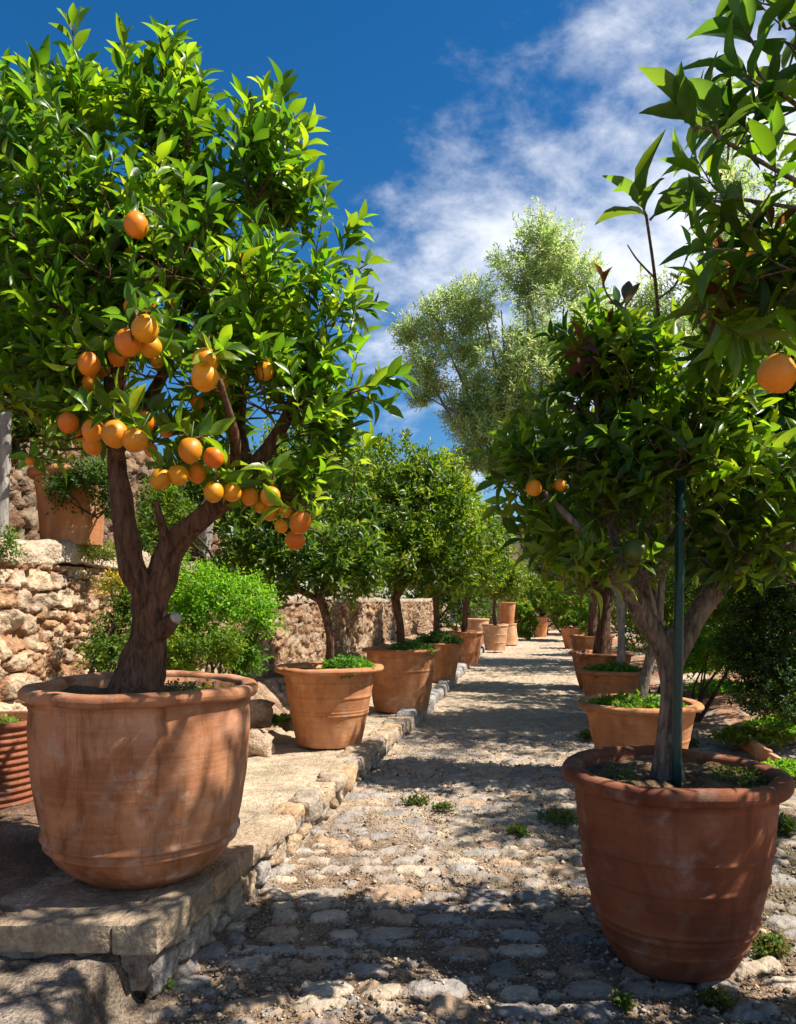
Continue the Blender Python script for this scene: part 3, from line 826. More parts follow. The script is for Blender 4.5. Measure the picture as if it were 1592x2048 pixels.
# ------------------------------------------------------------------ stone walls
WALLC = [(.40, .27, .18), (.55, .47, .37), (.60, .52, .42), (.50, .40, .30), (.47, .33, .22), (.56, .44, .31), (.44, .38, .32), (.62, .55, .46)]
def stone_wall(label, u, y0, y1, z0, z1, seed, sx=.21, sy=.135, res=.014, amp=.06, cop=None, pal=WALLC, mortar=(.30, .15, .08), flat=None, line=None, thick=.4, shade_tint=1.0):
    root = thing('stone_wall', P(u, (y0 + y1) / 2, z0) if line is None else np.append((np.array(line[0]) + np.array(line[1])) / 2, z0), label, 'wall', 'rubble stone walls')
    if line is None: a, b = P(u, y0)[:2], P(u, y1)[:2]
    else: a, b = np.array(line[0], float), np.array(line[1], float)
    L = np.linalg.norm(b - a); t = (b - a) / L; nv = np.array([t[1], -t[0]])
    s = np.linspace(0, L, max(4, int(L / res))); z = np.linspace(z0, z1, max(4, int((z1 - z0) / res)))
    S, Z = np.meshgrid(s, z, indexing='ij')
    wx = S + .024 * fbm(S * 5, Z * 5, 0, seed + 5, 4); wz = Z + .020 * fbm(S * 5, Z * 5, 7, seed + 6, 4)
    i1, e1, ox, oy = worley(wx, wz, sx, sy, seed)
    i2, e2, _, _ = worley(wx, wz, sx * .42, sy * .5, seed + 1)
    tilt = (ox * (_h(np.floor(i1 * 999), S * 0, S * 0, seed + 21) - .5) + oy * (_h(np.floor(i1 * 999), S * 0, S * 0 + 1, seed + 22) - .6)) * 1.3
    small = (_h(np.floor(wx / sx / 2), np.floor(wz / sy / 2), S * 0, seed + 2) < .28)
    idn = np.where(small, i2, i1); ed = np.where(small, e2 * .6, e1)
    e = sstep(.015, .15, ed)
    o = amp * e * (.35 + .8 * idn + np.where(small, 0, tilt)) + .012 * fbm(S * 24, Z * 24, 0, seed + 13, 3) * e + .02 * fbm(S * 7, Z * 7, 0, seed + 3, 4) * (.4 + e) + .03 * fbm(S * 1.1, Z * 1.1, 0, seed + 4, 2)
    V = np.zeros(S.shape + (3,)); V[..., :2] = a + t * S[..., None] + nv * o[..., None]; V[..., 2] = Z
    st = sstep(.06, .2, ed)[..., None]
    c = pick(pal, (idn * 7.3) % 1.0) * (1 + .22 * fbm(S * 10, Z * 10, 0, seed + 7, 4))[..., None]
    c = c * np.array([.86, .74, .62])
    c = (c * st + np.array(mortar) * (1 + .3 * fbm(S * 6, Z * 6, 0, seed + 8, 3))[..., None] * (1 - st)) * shade_tint
    mb = MB(); mb.add(V.reshape(-1, 3), [grid_faces(len(s), len(z), flip=False)], np.clip(c.reshape(-1, 3), .01, 1))
    bx = [a - nv * thick, b - nv * thick]       # back and ends of the wall
    q = np.array([[*a, z0], [*b, z0], [*b, z1], [*a, z1], [*bx[0], z0], [*bx[1], z0], [*bx[1], z1], [*bx[0], z1]])
    mb.add(q, [[(3, 2, 6, 7), (1, 5, 6, 2), (0, 3, 7, 4), (5, 4, 7, 6)]], np.array(mortar) * shade_tint)
    mb.build('masonry', M['wallstone'], root)
    if cop:
        ch, co = cop
        cb = MB(); n = int(L / .03)
        ctr = np.linspace(0, L, n); pr = np.linspace(0, 1, 15)
        th_ = np.linspace(0, np.pi / 2, 5)[1:]
        xs = np.concatenate([[co - .04], np.full(6, co), co - .05 + .05 * np.cos(th_), np.linspace(co - .05, -thick, 8)[1:]]); zs_ = np.concatenate([[-ch], np.linspace(-ch, -.05, 6), -.05 + .05 * np.sin(th_), np.full(7, 0.0)])
        C2, K = np.meshgrid(ctr, np.arange(len(xs)), indexing='ij')
        X = xs[K]; ZZ = z1 + ch + zs_[K]
        nz = fbm(C2 * 9, X * 9, ZZ * 9, seed + 31, 5); ln = fbm(C2 * 1.3, K * 0., 0, seed + 32, 3)
        V = np.zeros(C2.shape + (3,)); V[..., :2] = a + t * C2[..., None] + nv * (X + .026 * nz * (K < 11) + .02 * ln)[..., None]; V[..., 2] = ZZ + .016 * nz + .02 * ln
        cc = np.array([.46, .36, .26]) * (1 + .3 * fbm(C2 * 6, X * 6, ZZ * 6, seed + 33, 4))[..., None] * shade_tint
        cb.add(V.reshape(-1, 3), [grid_faces(n, len(xs))], np.clip(cc.reshape(-1, 3), .02, 1))
        cb.build('coping', M['wallstone'], root)
    return root
UW = -1.83
stone_wall('sunlit rubble wall of pale stones behind the large cask-shaped pot', UW, 2.3, 7.3, .15, 1.57, 201, .19, .128, cop=(.15, .05), amp=.044, res=.012)
stone_wall('lower rubble wall behind the row of potted trees', UW - .05, 7.32, 26, .15, 1.30, 221, .24, .15, .022, cop=(.08, .04), shade_tint=.72)  # wall colour darkened as a whole: its shade is painted in
stone_wall('shade-darkened upper terrace wall behind the pot on the coping', UW - 1.25, 2.5, 13, 1.5, 2.95, 241, .24, .15, .022, cop=(.08, .03), shade_tint=.5)  # tree shade put into the colour of stone, mortar and coping
ut = MB(); us = np.linspace(-3.3, UW - .3, 14); ys = np.linspace(2.3, 26, 60)
U, Yg = np.meshgrid(us, ys, indexing='ij')
Zg = np.where(Yg < 7.3, 1.66, 1.36) + .03 * fbm(U * 3, Yg * 3, 0, 251, 3)
ut.add(np.stack([KX0 + KS * Yg + U, Yg, Zg], -1).reshape(-1, 3), [grid_faces(14, 60)], (.27, .17, .11))
struct(ut, 'upper_terrace', M['earth'])
ut = MB(); us = np.linspace(-12, UW - 1.6, 12); U, Yg = np.meshgrid(us, ys, indexing='ij')
ut.add(np.stack([KX0 + KS * Yg + U, Yg, np.where(Yg < 13, 2.8, 1.5) + .1 * fbm(U, Yg, 0, 252, 3)], -1).reshape(-1, 3), [grid_faces(12, 60)], (.24, .16, .10))
struct(ut, 'hillside', M['earth'])

# ------------------------------------------------------------------ pots
BIG = W(286, 1745, 3.08); BIG[2] = .300
make_pot('large weathered cask-shaped pot on the corner slab, with sun patches', BIG, .437, .735,
         [(0, .20), (.05, .265), (.12, .318), (.2, .346), (.35, .372), (.55, .395), (.8, .408), (.93, .402), (1, .405)], mat='clay_b',
         ridges=[(.19, .013, .010), (.235, .015, .011), (.90, .006, .01)], seed=11, rim_h=.05, zw=.010, wob=.008)
RP = W(1347, 1922, 3.0); RP[2] = .012
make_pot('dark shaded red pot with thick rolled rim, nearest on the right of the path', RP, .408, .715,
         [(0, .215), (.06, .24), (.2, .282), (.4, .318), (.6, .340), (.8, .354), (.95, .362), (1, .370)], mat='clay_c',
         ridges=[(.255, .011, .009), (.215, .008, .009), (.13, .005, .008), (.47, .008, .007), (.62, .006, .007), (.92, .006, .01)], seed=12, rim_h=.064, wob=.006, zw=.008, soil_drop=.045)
L2 = P(-.38, 6.4, .20); L2[0] = -.548
make_pot('smooth orange pot with pale lower right side, standing second on the left shelf', L2, .437, .625,
         [(0, .255), (.1, .272), (.4, .308), (.7, .34), (.92, .363), (1, .37)], ridges=[(.40, .007, .012), (.62, .006, .012), (.44, .004, .008), (.8, .004, .01)], seed=13, rim_h=.05, zw=.008)
L3 = np.array([.033, 8.9, .13])
make_pot('orange pot marked by branch shadows, third on the left shelf', L3, .44, .69,
         [(0, .29), (.1, .31), (.4, .345), (.7, .37), (.92, .385), (1, .39)], ridges=[(.65, .006, .012), (.85, .005, .01)], seed=14, rim_h=.045)
L4 = np.array([.60, 12.4, .10])
make_pot('wide orange pot with trailing greens, fourth on the left', L4, .40, .60, [(0, .27), (.3, .31), (.7, .35), (1, .37)], ridges=[(.5, .005, .02)], seed=15, rim_h=.04)
L5 = np.array([1.31, 15.7, .08])
make_pot('brown clay pot half in shade, fifth on the left', L5, .385, .66, [(0, .24), (.3, .29), (.7, .33), (1, .355)], mat='clay_b', seed=16, rim_h=.05)
L6 = np.array([2.50, 20.6, .06])
make_pot('pale banded pot in sunlight at the far end of the left row', L6, .34, .66, [(0, .26), (.3, .28), (.7, .305), (1, .32)], mat='clay_p', ridges=[(.3, .008, .02), (.6, .006, .02)], seed=17, rim_h=.05)
L6b = np.array([2.20, 22.0, .06])
make_pot('pale pot half hidden behind the banded pot', L6b, .32, .78, [(0, .22), (.3, .26), (.7, .29), (1, .30)], mat='clay_p', seed=18, rim_h=.05)
L7 = np.array([3.22, 23.6, .04])
make_pot('upturned pale pot carrying a tall pot at the path end', L7, .29, .62, [(0, .33), (.3, .31), (.7, .28), (1, .27)], mat='clay_p', seed=19, rim_h=.04, soil_drop=.02)
L7b = L7 + np.array([0, 0, .625])
make_pot('tall red-brown pot standing on an upturned pot', L7b, .27, .62, [(0, .19), (.3, .21), (.7, .235), (1, .25)], mat='clay_a', seed=20, rim_h=.04)
R2 = np.array([1.80, 5.95, .0])
make_pot('wide orange bowl pot with chipped rim, second on the right', R2, .45, .60, [(0, .27), (.3, .315), (.7, .365), (.92, .39), (1, .395)], ridges=[(.55, .004, .01)], seed=21, rim_h=.05, zw=.010, wob=.018, mat='clay_a')
R3 = np.array([2.36, 8.7, .0])
make_pot('orange pot with a pale band, third on the right', R3, .41, .60, [(0, .26), (.3, .30), (.7, .34), (1, .36)], ridges=[(.6, .008, .02), (.8, .005, .012)], seed=22, rim_h=.045)
R4 = np.array([3.10, 12.2, .0])
make_pot('shallow wide pot with a light rim, fourth on the right', R4, .50, .56, [(0, .32), (.3, .37), (.7, .42), (1, .45)], ridges=[(.5, .008, .02)], seed=23, rim_h=.05, mat='clay_b')
R5 = np.array([4.02, 16.6, .0])
make_pot('wide ridged pot, fifth on the right beside the thick trunk', R5, .46, .62, [(0, .32), (.3, .36), (.7, .40), (1, .42)], ridges=[(.3, .01, .03), (.7, .01, .03)], seed=24, rim_h=.05)
R6 = np.array([4.95, 22.4, .0])
make_pot('plain flaring pot, sixth on the right', R6, .42, .58, [(0, .27), (.3, .31), (.7, .36), (1, .39)], seed=25, rim_h=.03)
UR = np.array([5.15, 29.0, .0])
make_pot('small urn-like pot with a heavy rim at the end of the path', UR, .375, .76, [(0, .22), (.3, .245), (.7, .28), (1, .30)], seed=26, rim_h=.10, mat='clay_a')
LR = np.array([-2.0, 3.92, .20])
make_pot('finely ribbed red pot half out of frame beside the wall', LR, .265, .57, [(0, .215), (.15, .225), (.5, .24), (.9, .25), (1, .25)], mat='clay_c', ribs=17, seed=27, rim_h=.03)
WP = W(140, 1088, 5.5); WP[2] = 1.715
WP = np.array([-2.22, 5.45, 1.715])
make_pot('pale orange pot with thick rim standing on the wall coping', WP, .285, .52, [(0, .195), (.3, .205), (.7, .225), (.92, .24), (1, .245)], mat='clay_a', ridges=[(.8, .006, .012)], seed=28, rim_h=.065)
NP = np.array([1.75, 1.72, .0])
make_pot('pot out of frame on the right foot of the nearest fruiting tree', NP, .42, .7, [(0, .23), (.3, .3), (.7, .35), (1, .38)], mat='clay_c', seed=29)

# ------------------------------------------------------------------ left orange tree
D0 = 3.08
def p3(px, py, dd=0.0): return W(px, py, D0 + dd)
b0 = p3(275, 1362); SP = .001925
limbs = [
    ([p3(272, 1395), p3(272, 1362), p3(285, 1310, -.01), p3(297, 1255), p3(298, 1215), p3(300, 1185)], np.array([150, 112, 84, 70, 72, 62]) * SP / 2),
    ([p3(306, 1225, .01), p3(288, 1180, -.02), p3(264, 1140, -.03), p3(252, 1085, -.03), p3(243, 1005, -.02), p3(233, 920, 0), p3(225, 800, .02), p3(215, 640, 0), p3(200, 470, .03)], np.array([44, 50, 52, 48, 43, 38, 30, 20, 9]) * SP / 2),
    ([p3(296, 1225), p3(318, 1165, .01), p3(336, 1110, .02), p3(362, 1072, .02), p3(405, 1035, 0), p3(450, 998, -.03), p3(510, 930, -.06), p3(570, 840, -.08), p3(620, 720, -.1)], np.array([44, 54, 52, 46, 42, 38, 30, 22, 9]) * SP / 2),
    ([p3(345, 1105, .02), p3(332, 1075), p3(322, 1045, -.03), p3(312, 1000, -.06)], np.array([26, 24, 18, 10]) * SP / 2),
    ([p3(300, 1275), p3(328, 1258, -.02), p3(349, 1238, -.04)], np.array([46, 36, 26]) * SP / 2),
    ([p3(231, 900), p3(300, 800, .1), p3(360, 660, .15), p3(400, 480, .2), p3(420, 330, .2)], np.array([30, 26, 20, 14, 7]) * SP / 2),
    ([p3(228, 860), p3(150, 780, .1), p3(80, 690, .2), p3(30, 560, .2)], np.array([26, 20, 14, 7]) * SP / 2),
    ([p3(500, 945, -.05), p3(480, 850, .1), p3(500, 700, .25), p3(540, 520, .2)], np.array([26, 20, 16, 8]) * SP / 2),
    ([p3(235, 930), p3(240, 800, -.2), p3(250, 680, -.4), p3(280, 560, -.45)], np.array([28, 20, 14, 7]) * SP / 2),
    ([p3(470, 985, -.05), p3(470, 880, -.3), p3(440, 760, -.45)], np.array([26, 18, 9]) * SP / 2),
]
def bl(px, py, rx, ry, dd=0.0, ryd=None):
    """crown lump: centre pixel and pixel radii on the tree's own plane, with depth radius"""
    s = (D0 + dd) / F
    return (W(px, py, D0 + dd), (rx * s, (ryd if ryd else (rx + ry) / 2 * s), ry * s))
lblobs = [bl(330, 640, 300, 260), bl(200, 400, 210, 190, .05), bl(430, 400, 170, 200, .1), bl(560, 640, 150, 200, 0), bl(60, 480, 170, 210, .1),
          bl(560, 830, 150, 130, -.1), bl(150, 740, 190, 120, 0), bl(320, 780, 220, 110, -.15), bl(330, 210, 90, 120, .1), bl(560, 330, 70, 140, .1),
          bl(150, 220, 70, 130, .1), bl(40, 260, 80, 120, .15), bl(660, 700, 70, 130, -.05), bl(590, 950, 70, 60, -.1), bl(640, 480, 55, 110, 0), bl(470, 870, 130, 85, .1), bl(630, 870, 100, 85, .05), bl(380, 850, 140, 60, .1), bl(390, 840, 110, 80, .3), bl(500, 520, 150, 150, .1), bl(740, 765, 60, 40, -.1)]
ofr = [(290, 658, 27), (255, 685, 26), (299, 693, 24), (237, 712, 20), (268, 614, 20), (293, 608, 18), (178, 728, 22), (182, 766, 18), (411, 722, 27), (409, 754, 27),
       (438, 764, 19), (530, 742, 18), (495, 550, 16), (272, 450, 24), (262, 508, 13), (471, 512, 13), (137, 845, 20), (230, 868, 26), (270, 880, 26), (288, 843, 22), (186, 860, 22),
       (184, 890, 19), (380, 901, 24), (428, 915, 21), (357, 950, 20), (322, 958, 20), (394, 946, 19), (427, 984, 20), (463, 985, 19), (499, 993, 17), (541, 992, 20), (539, 1025, 16),
       (571, 1020, 15), (600, 1045, 22), (590, 1080, 20), (341, 600, 11), (374, 877, 11), (60, 922, 9), (205, 738, 15), (312, 722, 14), (250, 640, 13), (395, 805, 13), (332, 862, 14), (302, 900, 13), (412, 872, 14), (452, 926, 15), (520, 1012, 14), (562, 1052, 13), (160, 868, 14)]
frng = np.random.default_rng(3)
fruits = []
for (x, y, r) in ofr:
    rad = min(.043, max(.028, .036 + (r - 22) * .001)); d = rad * F / r
    d = min(max(d, 2.32), 3.0)
    fruits.append((W(x, y, d), r * d / F, 0.0))
FC = np.array([f[0] for f in fruits])
def keep_left(q):
    """leaves that would grow through a fruit, or hang right in front of one, are missing"""
    m = np.ones(len(q), bool)
    cam = np.array([0, 0, EYE])
    rr = np.random.default_rng(9).random(len(q))
    for (c, r, g) in fruits:
        ax = nrm(cam - c)
        t = ((q - c) * ax).sum(1); lat = np.linalg.norm(q - c - t[:, None] * ax, axis=1)
        m &= ~((lat < r * 1.15) & (t > -r * .8) & (rr < .62))
    return m
def tuft(px, py, dd, n=9, size=.105, dirv=(0, 0, 1), ln=.12):
    return (p3(px, py, dd), np.array(dirv, float), ln, n, size, GREEN[1:])
shoots = [([p3(160, 330, .05), p3(150, 220, .03), p3(150, 110, 0)], [.007, .005, .003], [tuft(150, 120, 0, 8, .115, (-.05, -.1, 1), .15), tuft(152, 200, .02, 7, .1, (.2, 0, 1)), tuft(150, 270, .03, 7, .1, (-.3, 0, 1))]),
          ([p3(320, 260, .1), p3(325, 190, .08), p3(325, 120, .06)], [.006, .005, .003], [tuft(325, 140, .06, 9, .1, (.05, 0, 1)), tuft(345, 190, .06, 8, .1, (.3, 0, 1)), tuft(310, 200, .06, 8, .1, (-.3, 0, 1))]),
          ([p3(520, 380, .1), p3(550, 290, .05), p3(560, 220, .02)], [.006, .005, .003], [tuft(555, 235, .02, 9, .1, (.1, 0, 1)), tuft(575, 285, .02, 8, .1, (.7, 0, .6)), tuft(530, 270, .02, 7, .1, (-.5, 0, 1))]),
          ([p3(600, 820, -.1), p3(690, 790, -.12), p3(760, 765, -.12)], [.007, .005, .003], [tuft(700, 780, -.12, 9, .1, (1, 0, .25)), tuft(740, 765, -.12, 10, .1, (1, 0, .3)), tuft(660, 800, -.1, 9, .1, (.8, 0, -.2)), tuft(720, 790, -.1, 8, .09, (.8, -.2, -.4))]),
          ([p3(640, 620, 0), p3(680, 560, -.02), p3(705, 540, -.02)], [.006, .004, .003], [tuft(690, 555, 0, 8, .1, (1, 0, .6)), tuft(680, 480, 0, 9, .1, (.8, 0, .8)), tuft(690, 620, 0, 8, .1, (1, 0, .1))])]
ftufts = []
for (c, r, g) in fruits:
    for q in range(2):
        v = np.array([frng.normal(0, .8), frng.normal(.2, .6), frng.uniform(-.1, .9)])
        ftufts.append((c + np.array([0, .015, r * 1.05]) + nrm(v) * .01, v, frng.uniform(.05, .1), 5, frng.uniform(.075, .1), GREEN))
for (x, y, dd) in [(60, 140, .1), (95, 130, .05), (25, 170, .1), (205, 150, .1), (285, 110, .1), (365, 110, .1), (395, 140, .12), (420, 190, .1), (470, 210, .1), (500, 230, .1), (590, 230, .05), (615, 285, 0), (655, 380, 0), (700, 470, 0), (640, 350, .05), (10, 260, .1), (440, 250, .1), (250, 170, .1)]:
    v = np.array([frng.normal(0, .18) + (x - 330) / 900, frng.normal(0, .1), 1.0]); L_ = frng.uniform(.16, .28)
    q = p3(x, y, dd); ftufts.append((q - nrm(v) * L_, v, L_, 11, frng.uniform(.085, .105), GREEN[1:5]))
tree1 = make_tree('orange_tree', 'large orange tree laden with ripe fruit in the cask-shaped pot on the left', b0, limbs, lblobs, 1950, .090, GREEN, seed=21, wd=(.28, .42), rust=.003, rough=.24,
                  fruits=fruits, keep=keep_left, shoots=shoots, up=.85, leaves=9, cat='tree', tufts=ftufts, clump=.08, cfreq=3.6, twl=(.1, .24))
for o in tree1.children:
    if o.name.startswith('trunk'):
        sb = MB(); e = p3(351, 1236, -.042); ax = nrm(p3(351, 1236, -.042) - p3(328, 1258, -.02))
        xx = nrm(np.cross(ax, [0, 0, 1])); yy = np.cross(ax, xx); th = np.linspace(0, 6.283, 14, endpoint=False)
        ring = e + ax * .012 + (np.cos(th)[:, None] * xx + np.sin(th)[:, None] * yy) * .023
        sb.add(np.vstack([ring, e + ax * .014, ring - ax * .02]), [[(i, (i + 1) % 14, 14) for i in range(14)], [(i, 15 + i, 15 + (i + 1) % 14, (i + 1) % 14) for i in range(14)]])
        sb.build('cut_stub', M['cut'], o)

# ------------------------------------------------------------------ right orange tree and its stake
D1 = 3.0; S1 = D1 / F
def r3(px, py, dd=0.0): return W(px, py, D1 + dd)
rlimbs = [
    ([r3(1338, 1565), r3(1337, 1540), r3(1336, 1500), r3(1340, 1450), r3(1342, 1390), r3(1336, 1330), r3(1326, 1285)], np.array([74, 66, 48, 42, 40, 46, 50]) * S1 / 2),
    ([r3(1330, 1300), r3(1310, 1265), r3(1286, 1232, -.03), r3(1262, 1190, -.06), r3(1215, 1130, -.12), r3(1160, 1060, -.18), r3(1090, 985, -.2)], np.array([48, 46, 40, 34, 26, 18, 8]) * S1 / 2),
    ([r3(1325, 1310), r3(1340, 1275, -.02), r3(1352, 1255, -.03)], np.array([40, 32, 24]) * S1 / 2),
    ([r3(1345, 1330), r3(1385, 1250, .06), r3(1430, 1175, .08), r3(1480, 1115, .08), r3(1550, 1100, .05), r3(1630, 1085, 0)], np.array([40, 40, 46, 42, 26, 12]) * S1 / 2),
    ([r3(1290, 1240), r3(1285, 1150, .1), r3(1300, 1000, .15), r3(1330, 850, .1), r3(1345, 700, .05)], np.array([34, 28, 22, 16, 8]) * S1 / 2),
    ([r3(1440, 1160, .08), r3(1430, 1030, .2), r3(1440, 880, .25), r3(1470, 720, .2)], np.array([34, 26, 18, 8]) * S1 / 2),
    ([r3(1262, 1190, -.06), r3(1225, 1060, 0), r3(1200, 900, .05), r3(1190, 760, .05)], np.array([24, 20, 14, 7]) * S1 / 2),
]
def br(px, py, rx, ry, dd=0.0, ryd=None):
    s = (D1 + dd) / F
    return (W(px, py, D1 + dd), (rx * s, (ryd if ryd else (rx + ry) / 2 * s), ry * s))
rblobs = [br(1480, 590, 80, 70, .1), br(1570, 580, 80, 80, .1), br(1420, 640, 70, 60, .15), br(1460, 660, 130, 90, .1), br(1550, 720, 110, 90, .1), br(1260, 700, 90, 70, .1), br(1330, 870, 230, 190, .05), br(1230, 800, 110, 150), br(1470, 950, 180, 180, .05), br(1150, 940, 115, 90, -.05), br(1250, 1050, 170, 100, 0), br(1440, 1080, 160, 70, -.05),
          br(1160, 1080, 100, 70, -.2), br(1420, 760, 110, 110, .1), br(1180, 690, 60, 60, 0), br(1230, 1120, 110, 50, -.2), br(1040, 920, 50, 45, -.1), br(1560, 850, 80, 90, .1), br(1110, 1140, 60, 40, -.3)]
rf = [(r3(1068, 976, -.2), .028, 0), (r3(1120, 970, -.18), .021, 0), (r3(1272, 1105, -.3), .042, .92)]
RG = DEEP[1:] + GREEN[:5]
def tuftr(q, dirv, n=5, size=.13, ln=.08, pal=None): return (np.asarray(q), np.array(dirv, float), ln, n, size, pal or [(.075, .16, .025), (.10, .19, .03)])
def keep_right(q):
    a, b = r3(1353, 1545, -.085), r3(1361, 930, -.085)
    t = np.clip((q[:, 2] - a[2]) / (b[2] - a[2]), 0, 1)
    ax = a + (b - a) * t[:, None]
    sx = q[:, 0] / q[:, 1] * F - ax[:, 0] / ax[:, 1] * F
    return ~((np.abs(sx) < 40) & (q[:, 1] < ax[:, 1] + .02) & (q[:, 2] < b[2] + .02))
rsh = [([r3(1330, 760, 0), W(1318, 640, 2.8), W(1308, 540, 2.5), W(1292, 430, 2.2)], [.007, .006, .005, .004],
        [tuftr(W(1292, 432, 2.2), (-.35, -.05, 1), 6, .155, .05), tuftr(W(1300, 440, 2.2), (.55, -.1, .6), 3, .12, .05)]),
       ([W(1313, 560, 2.6), W(1275, 520, 2.55), W(1255, 490, 2.5)], [.004, .003, .002], []),
       ([W(1314, 600, 2.65), W(1350, 570, 2.6), W(1372, 520, 2.58)], [.004, .003, .002], [tuftr(W(1372, 520, 2.58), (.3, -.1, .9), 3, .09, .04)]),
       ([r3(1310, 700, -.1), W(1262, 640, 2.8), W(1215, 590, 2.75), W(1205, 545, 2.72)], [.005, .004, .003, .002], [tuftr(W(1207, 575, 2.72), (-.1, 0, 1), 3, .08, .04, RUST), tuftr(W(1250, 625, 2.75), (.1, 0, 1), 3, .1, .04, [(.10, .09, .06), (.12, .10, .05)])])]
make_tree('orange_tree', 'staked orange tree growing in the dark red pot at the right', r3(1338, 1545), rlimbs, rblobs, 1250, .092, RG, bark='bark_g', seed=33, clump=.02, cfreq=4.4, wd=(.3, .44), rough=.2, fruits=rf,
          shoots=rsh, keep=keep_right, rust=.012, leaves=8, spread=1.1, up=.4)
stk = thing('garden_stake', r3(1352, 1545, -.06), 'green plastic stake tied upright beside the staked tree trunk', 'stake')
mb = MB(); pts = np.linspace(r3(1353, 1572, -.085), r3(1361, 957, -.085), 12); tube(mb, pts, np.full(12, .0175), 16, .012, 3); mb.build('shaft', M['stake'], stk)
mb = MB(); tube(mb, [r3(1361, 962, -.085), r3(1361, 954, -.085)], [.0185, .0185], 16); mb.build('cap', M['stake_tip'], stk)

# nearest tree, its trunk just outside the frame on the right
nlimbs = [([NP + [0, 0, .60], NP + [-.02, .02, 1.0], NP + [-.08, .02, 1.35]], [.06, .045, .04]),
          ([NP + [-.06, .02, 1.3], np.array([1.42, 1.82, 1.75]), np.array([1.12, 1.9, 2.25]), np.array([.98, 1.95, 2.55])], [.034, .026, .016, .007]),
          ([NP + [-.08, .02, 1.3], np.array([1.6, 1.9, 1.9]), np.array([1.45, 2.0, 2.6]), np.array([1.3, 2.0, 3.0])], [.03, .024, .014, .007]),
          ([NP + [-.06, .0, 1.3], np.array([1.9, 1.5, 1.8]), np.array([2.0, 1.3, 2.4])], [.03, .02, .008]),
          ([np.array([1.42, 1.82, 1.75]), np.array([1.15, 1.75, 1.85]), np.array([.90, 1.72, 1.93])], [.016, .010, .004])]
nb = [((1.78, 2.45, 4.05), (.36, .4, .3)), (W(1545, 560, 2.3), (.16, .25, .16)), (W(1500, 640, 2.5), (.17, .22, .12)), ((2.05, 2.3, 1.75), (.5, .55, .6)), ((2.15, 3.05, 2.1), (.42, .5, .6)), ((1.55, 1.85, 2.25), (.55, .5, .62)), (W(1545, 430, 2.0), (.17, .26, .20)), (W(1570, 230, 2.0), (.17, .26, .26)), ((1.75, 1.5, 2.0), (.55, .45, .5)), (W(1500, 330, 2.05), (.13, .2, .10)), (W(1520, 580, 2.1), (.16, .22, .13)), (W(1570, 60, 2.0), (.13, .2, .16))]  # some lumps added out of view to shade the two near pots
nsh = [([np.array([1.12, 1.9, 2.25]), W(1480, 300, 1.95), W(1420, 260, 1.9), W(1385, 255, 1.88)], [.007, .005, .004, .003],
        [tuftr(W(1392, 262, 1.88), (-.5, 0, .7), 6, .12, .07), tuftr(W(1440, 280, 1.9), (-.3, -.2, .8), 6, .13)]),
       ([np.array([.98, 1.95, 2.55]), W(1520, 150, 1.9), W(1510, 90, 1.85)], [.006, .004, .003], [tuftr(W(1515, 100, 1.85), (-.5, 0, .8), 6, .13), tuftr(W(1520, 170, 1.88), (-.7, -.2, .3), 6, .13), tuftr(W(1560, 60, 1.85), (.0, -.1, 1), 6, .14)]),
       ([np.array([1.12, 1.9, 2.25]), W(1490, 400, 1.95), W(1450, 405, 1.9)], [.006, .004, .003], [tuftr(W(1450, 405, 1.9), (-.9, -.1, .1), 7, .12), tuftr(W(1470, 500, 1.9), (-.9, -.1, .0), 6, .12)])]
make_tree('orange_tree', 'leafy tree reaching in from the right edge with one large hanging orange', NP + [0, 0, .66], nlimbs, nb, 900, .125, RG, bark='bark_g', seed=44, fruits=[(W(1554, 748, 1.68), .0385, 0)],
          shoots=nsh, rust=.05, leaves=8, up=.45, connect=True, twl=(.08, .16), spread=1.1, wd=(.25, .36), clump=.08, cfreq=4.2)

# ------------------------------------------------------------------ row trees
def pot_tree(label, pot, ph, trunk_r, fork, crown, ntw, size, seed, lean=(0, 0), pal=ROWG, bark='bark_l', mat='row', tpl=LEAF1, leaves=8, rust=0.0, shell=3.2, nl=6, fruits=(), group='potted citrus trees', twl=(.08, .18)):
    rng = np.random.default_rng(seed)
    b = np.array(pot, float) + [lean[0] * .3, lean[1] * .3, ph]
    fk = np.array(fork, float)
    crown = list(crown)
    for k in range(9):
        bb = crown[rng.integers(len(crown))]; v = nrm(rng.normal(size=3) + np.array([0, 0, .25]))
        crown.append((np.array(bb[0]) + v * np.array(bb[1]) * .9, np.array(bb[1]) * rng.uniform(.28, .5)))
    limbs = [([b - [0, 0, .06], b + [0, 0, .04], b * .5 + fk * .5 + rng.normal(0, .02, 3), fk], [trunk_r * 1.5, trunk_r * 1.15, trunk_r * .9, trunk_r])]
    for k in range(nl):
        bb = crown[rng.integers(len(crown))]
        tip = np.array(bb[0]) + rng.normal(0, .35, 3) * np.broadcast_to(bb[1], 3)
        mid = fk * .55 + tip * .45 + np.array([rng.normal(0, .05), rng.normal(0, .05), -.04])
        limbs.append(([fk - [0, 0, .05], mid, tip], [trunk_r * .62, trunk_r * .42, trunk_r * .14]))
    return make_tree('citrus_tree', label, b, limbs, crown, ntw, size, pal, bark=bark, mat=mat, tpl=tpl, leaves=leaves, seed=seed, connect=False, rust=rust, clump=.55, group=group, shell=shell, twl=twl, up=.4, sides=10, fruits=fruits)
def cb(px, py, d, r, rz=None):
    return (W(px, py, d), (r, r, rz or r))
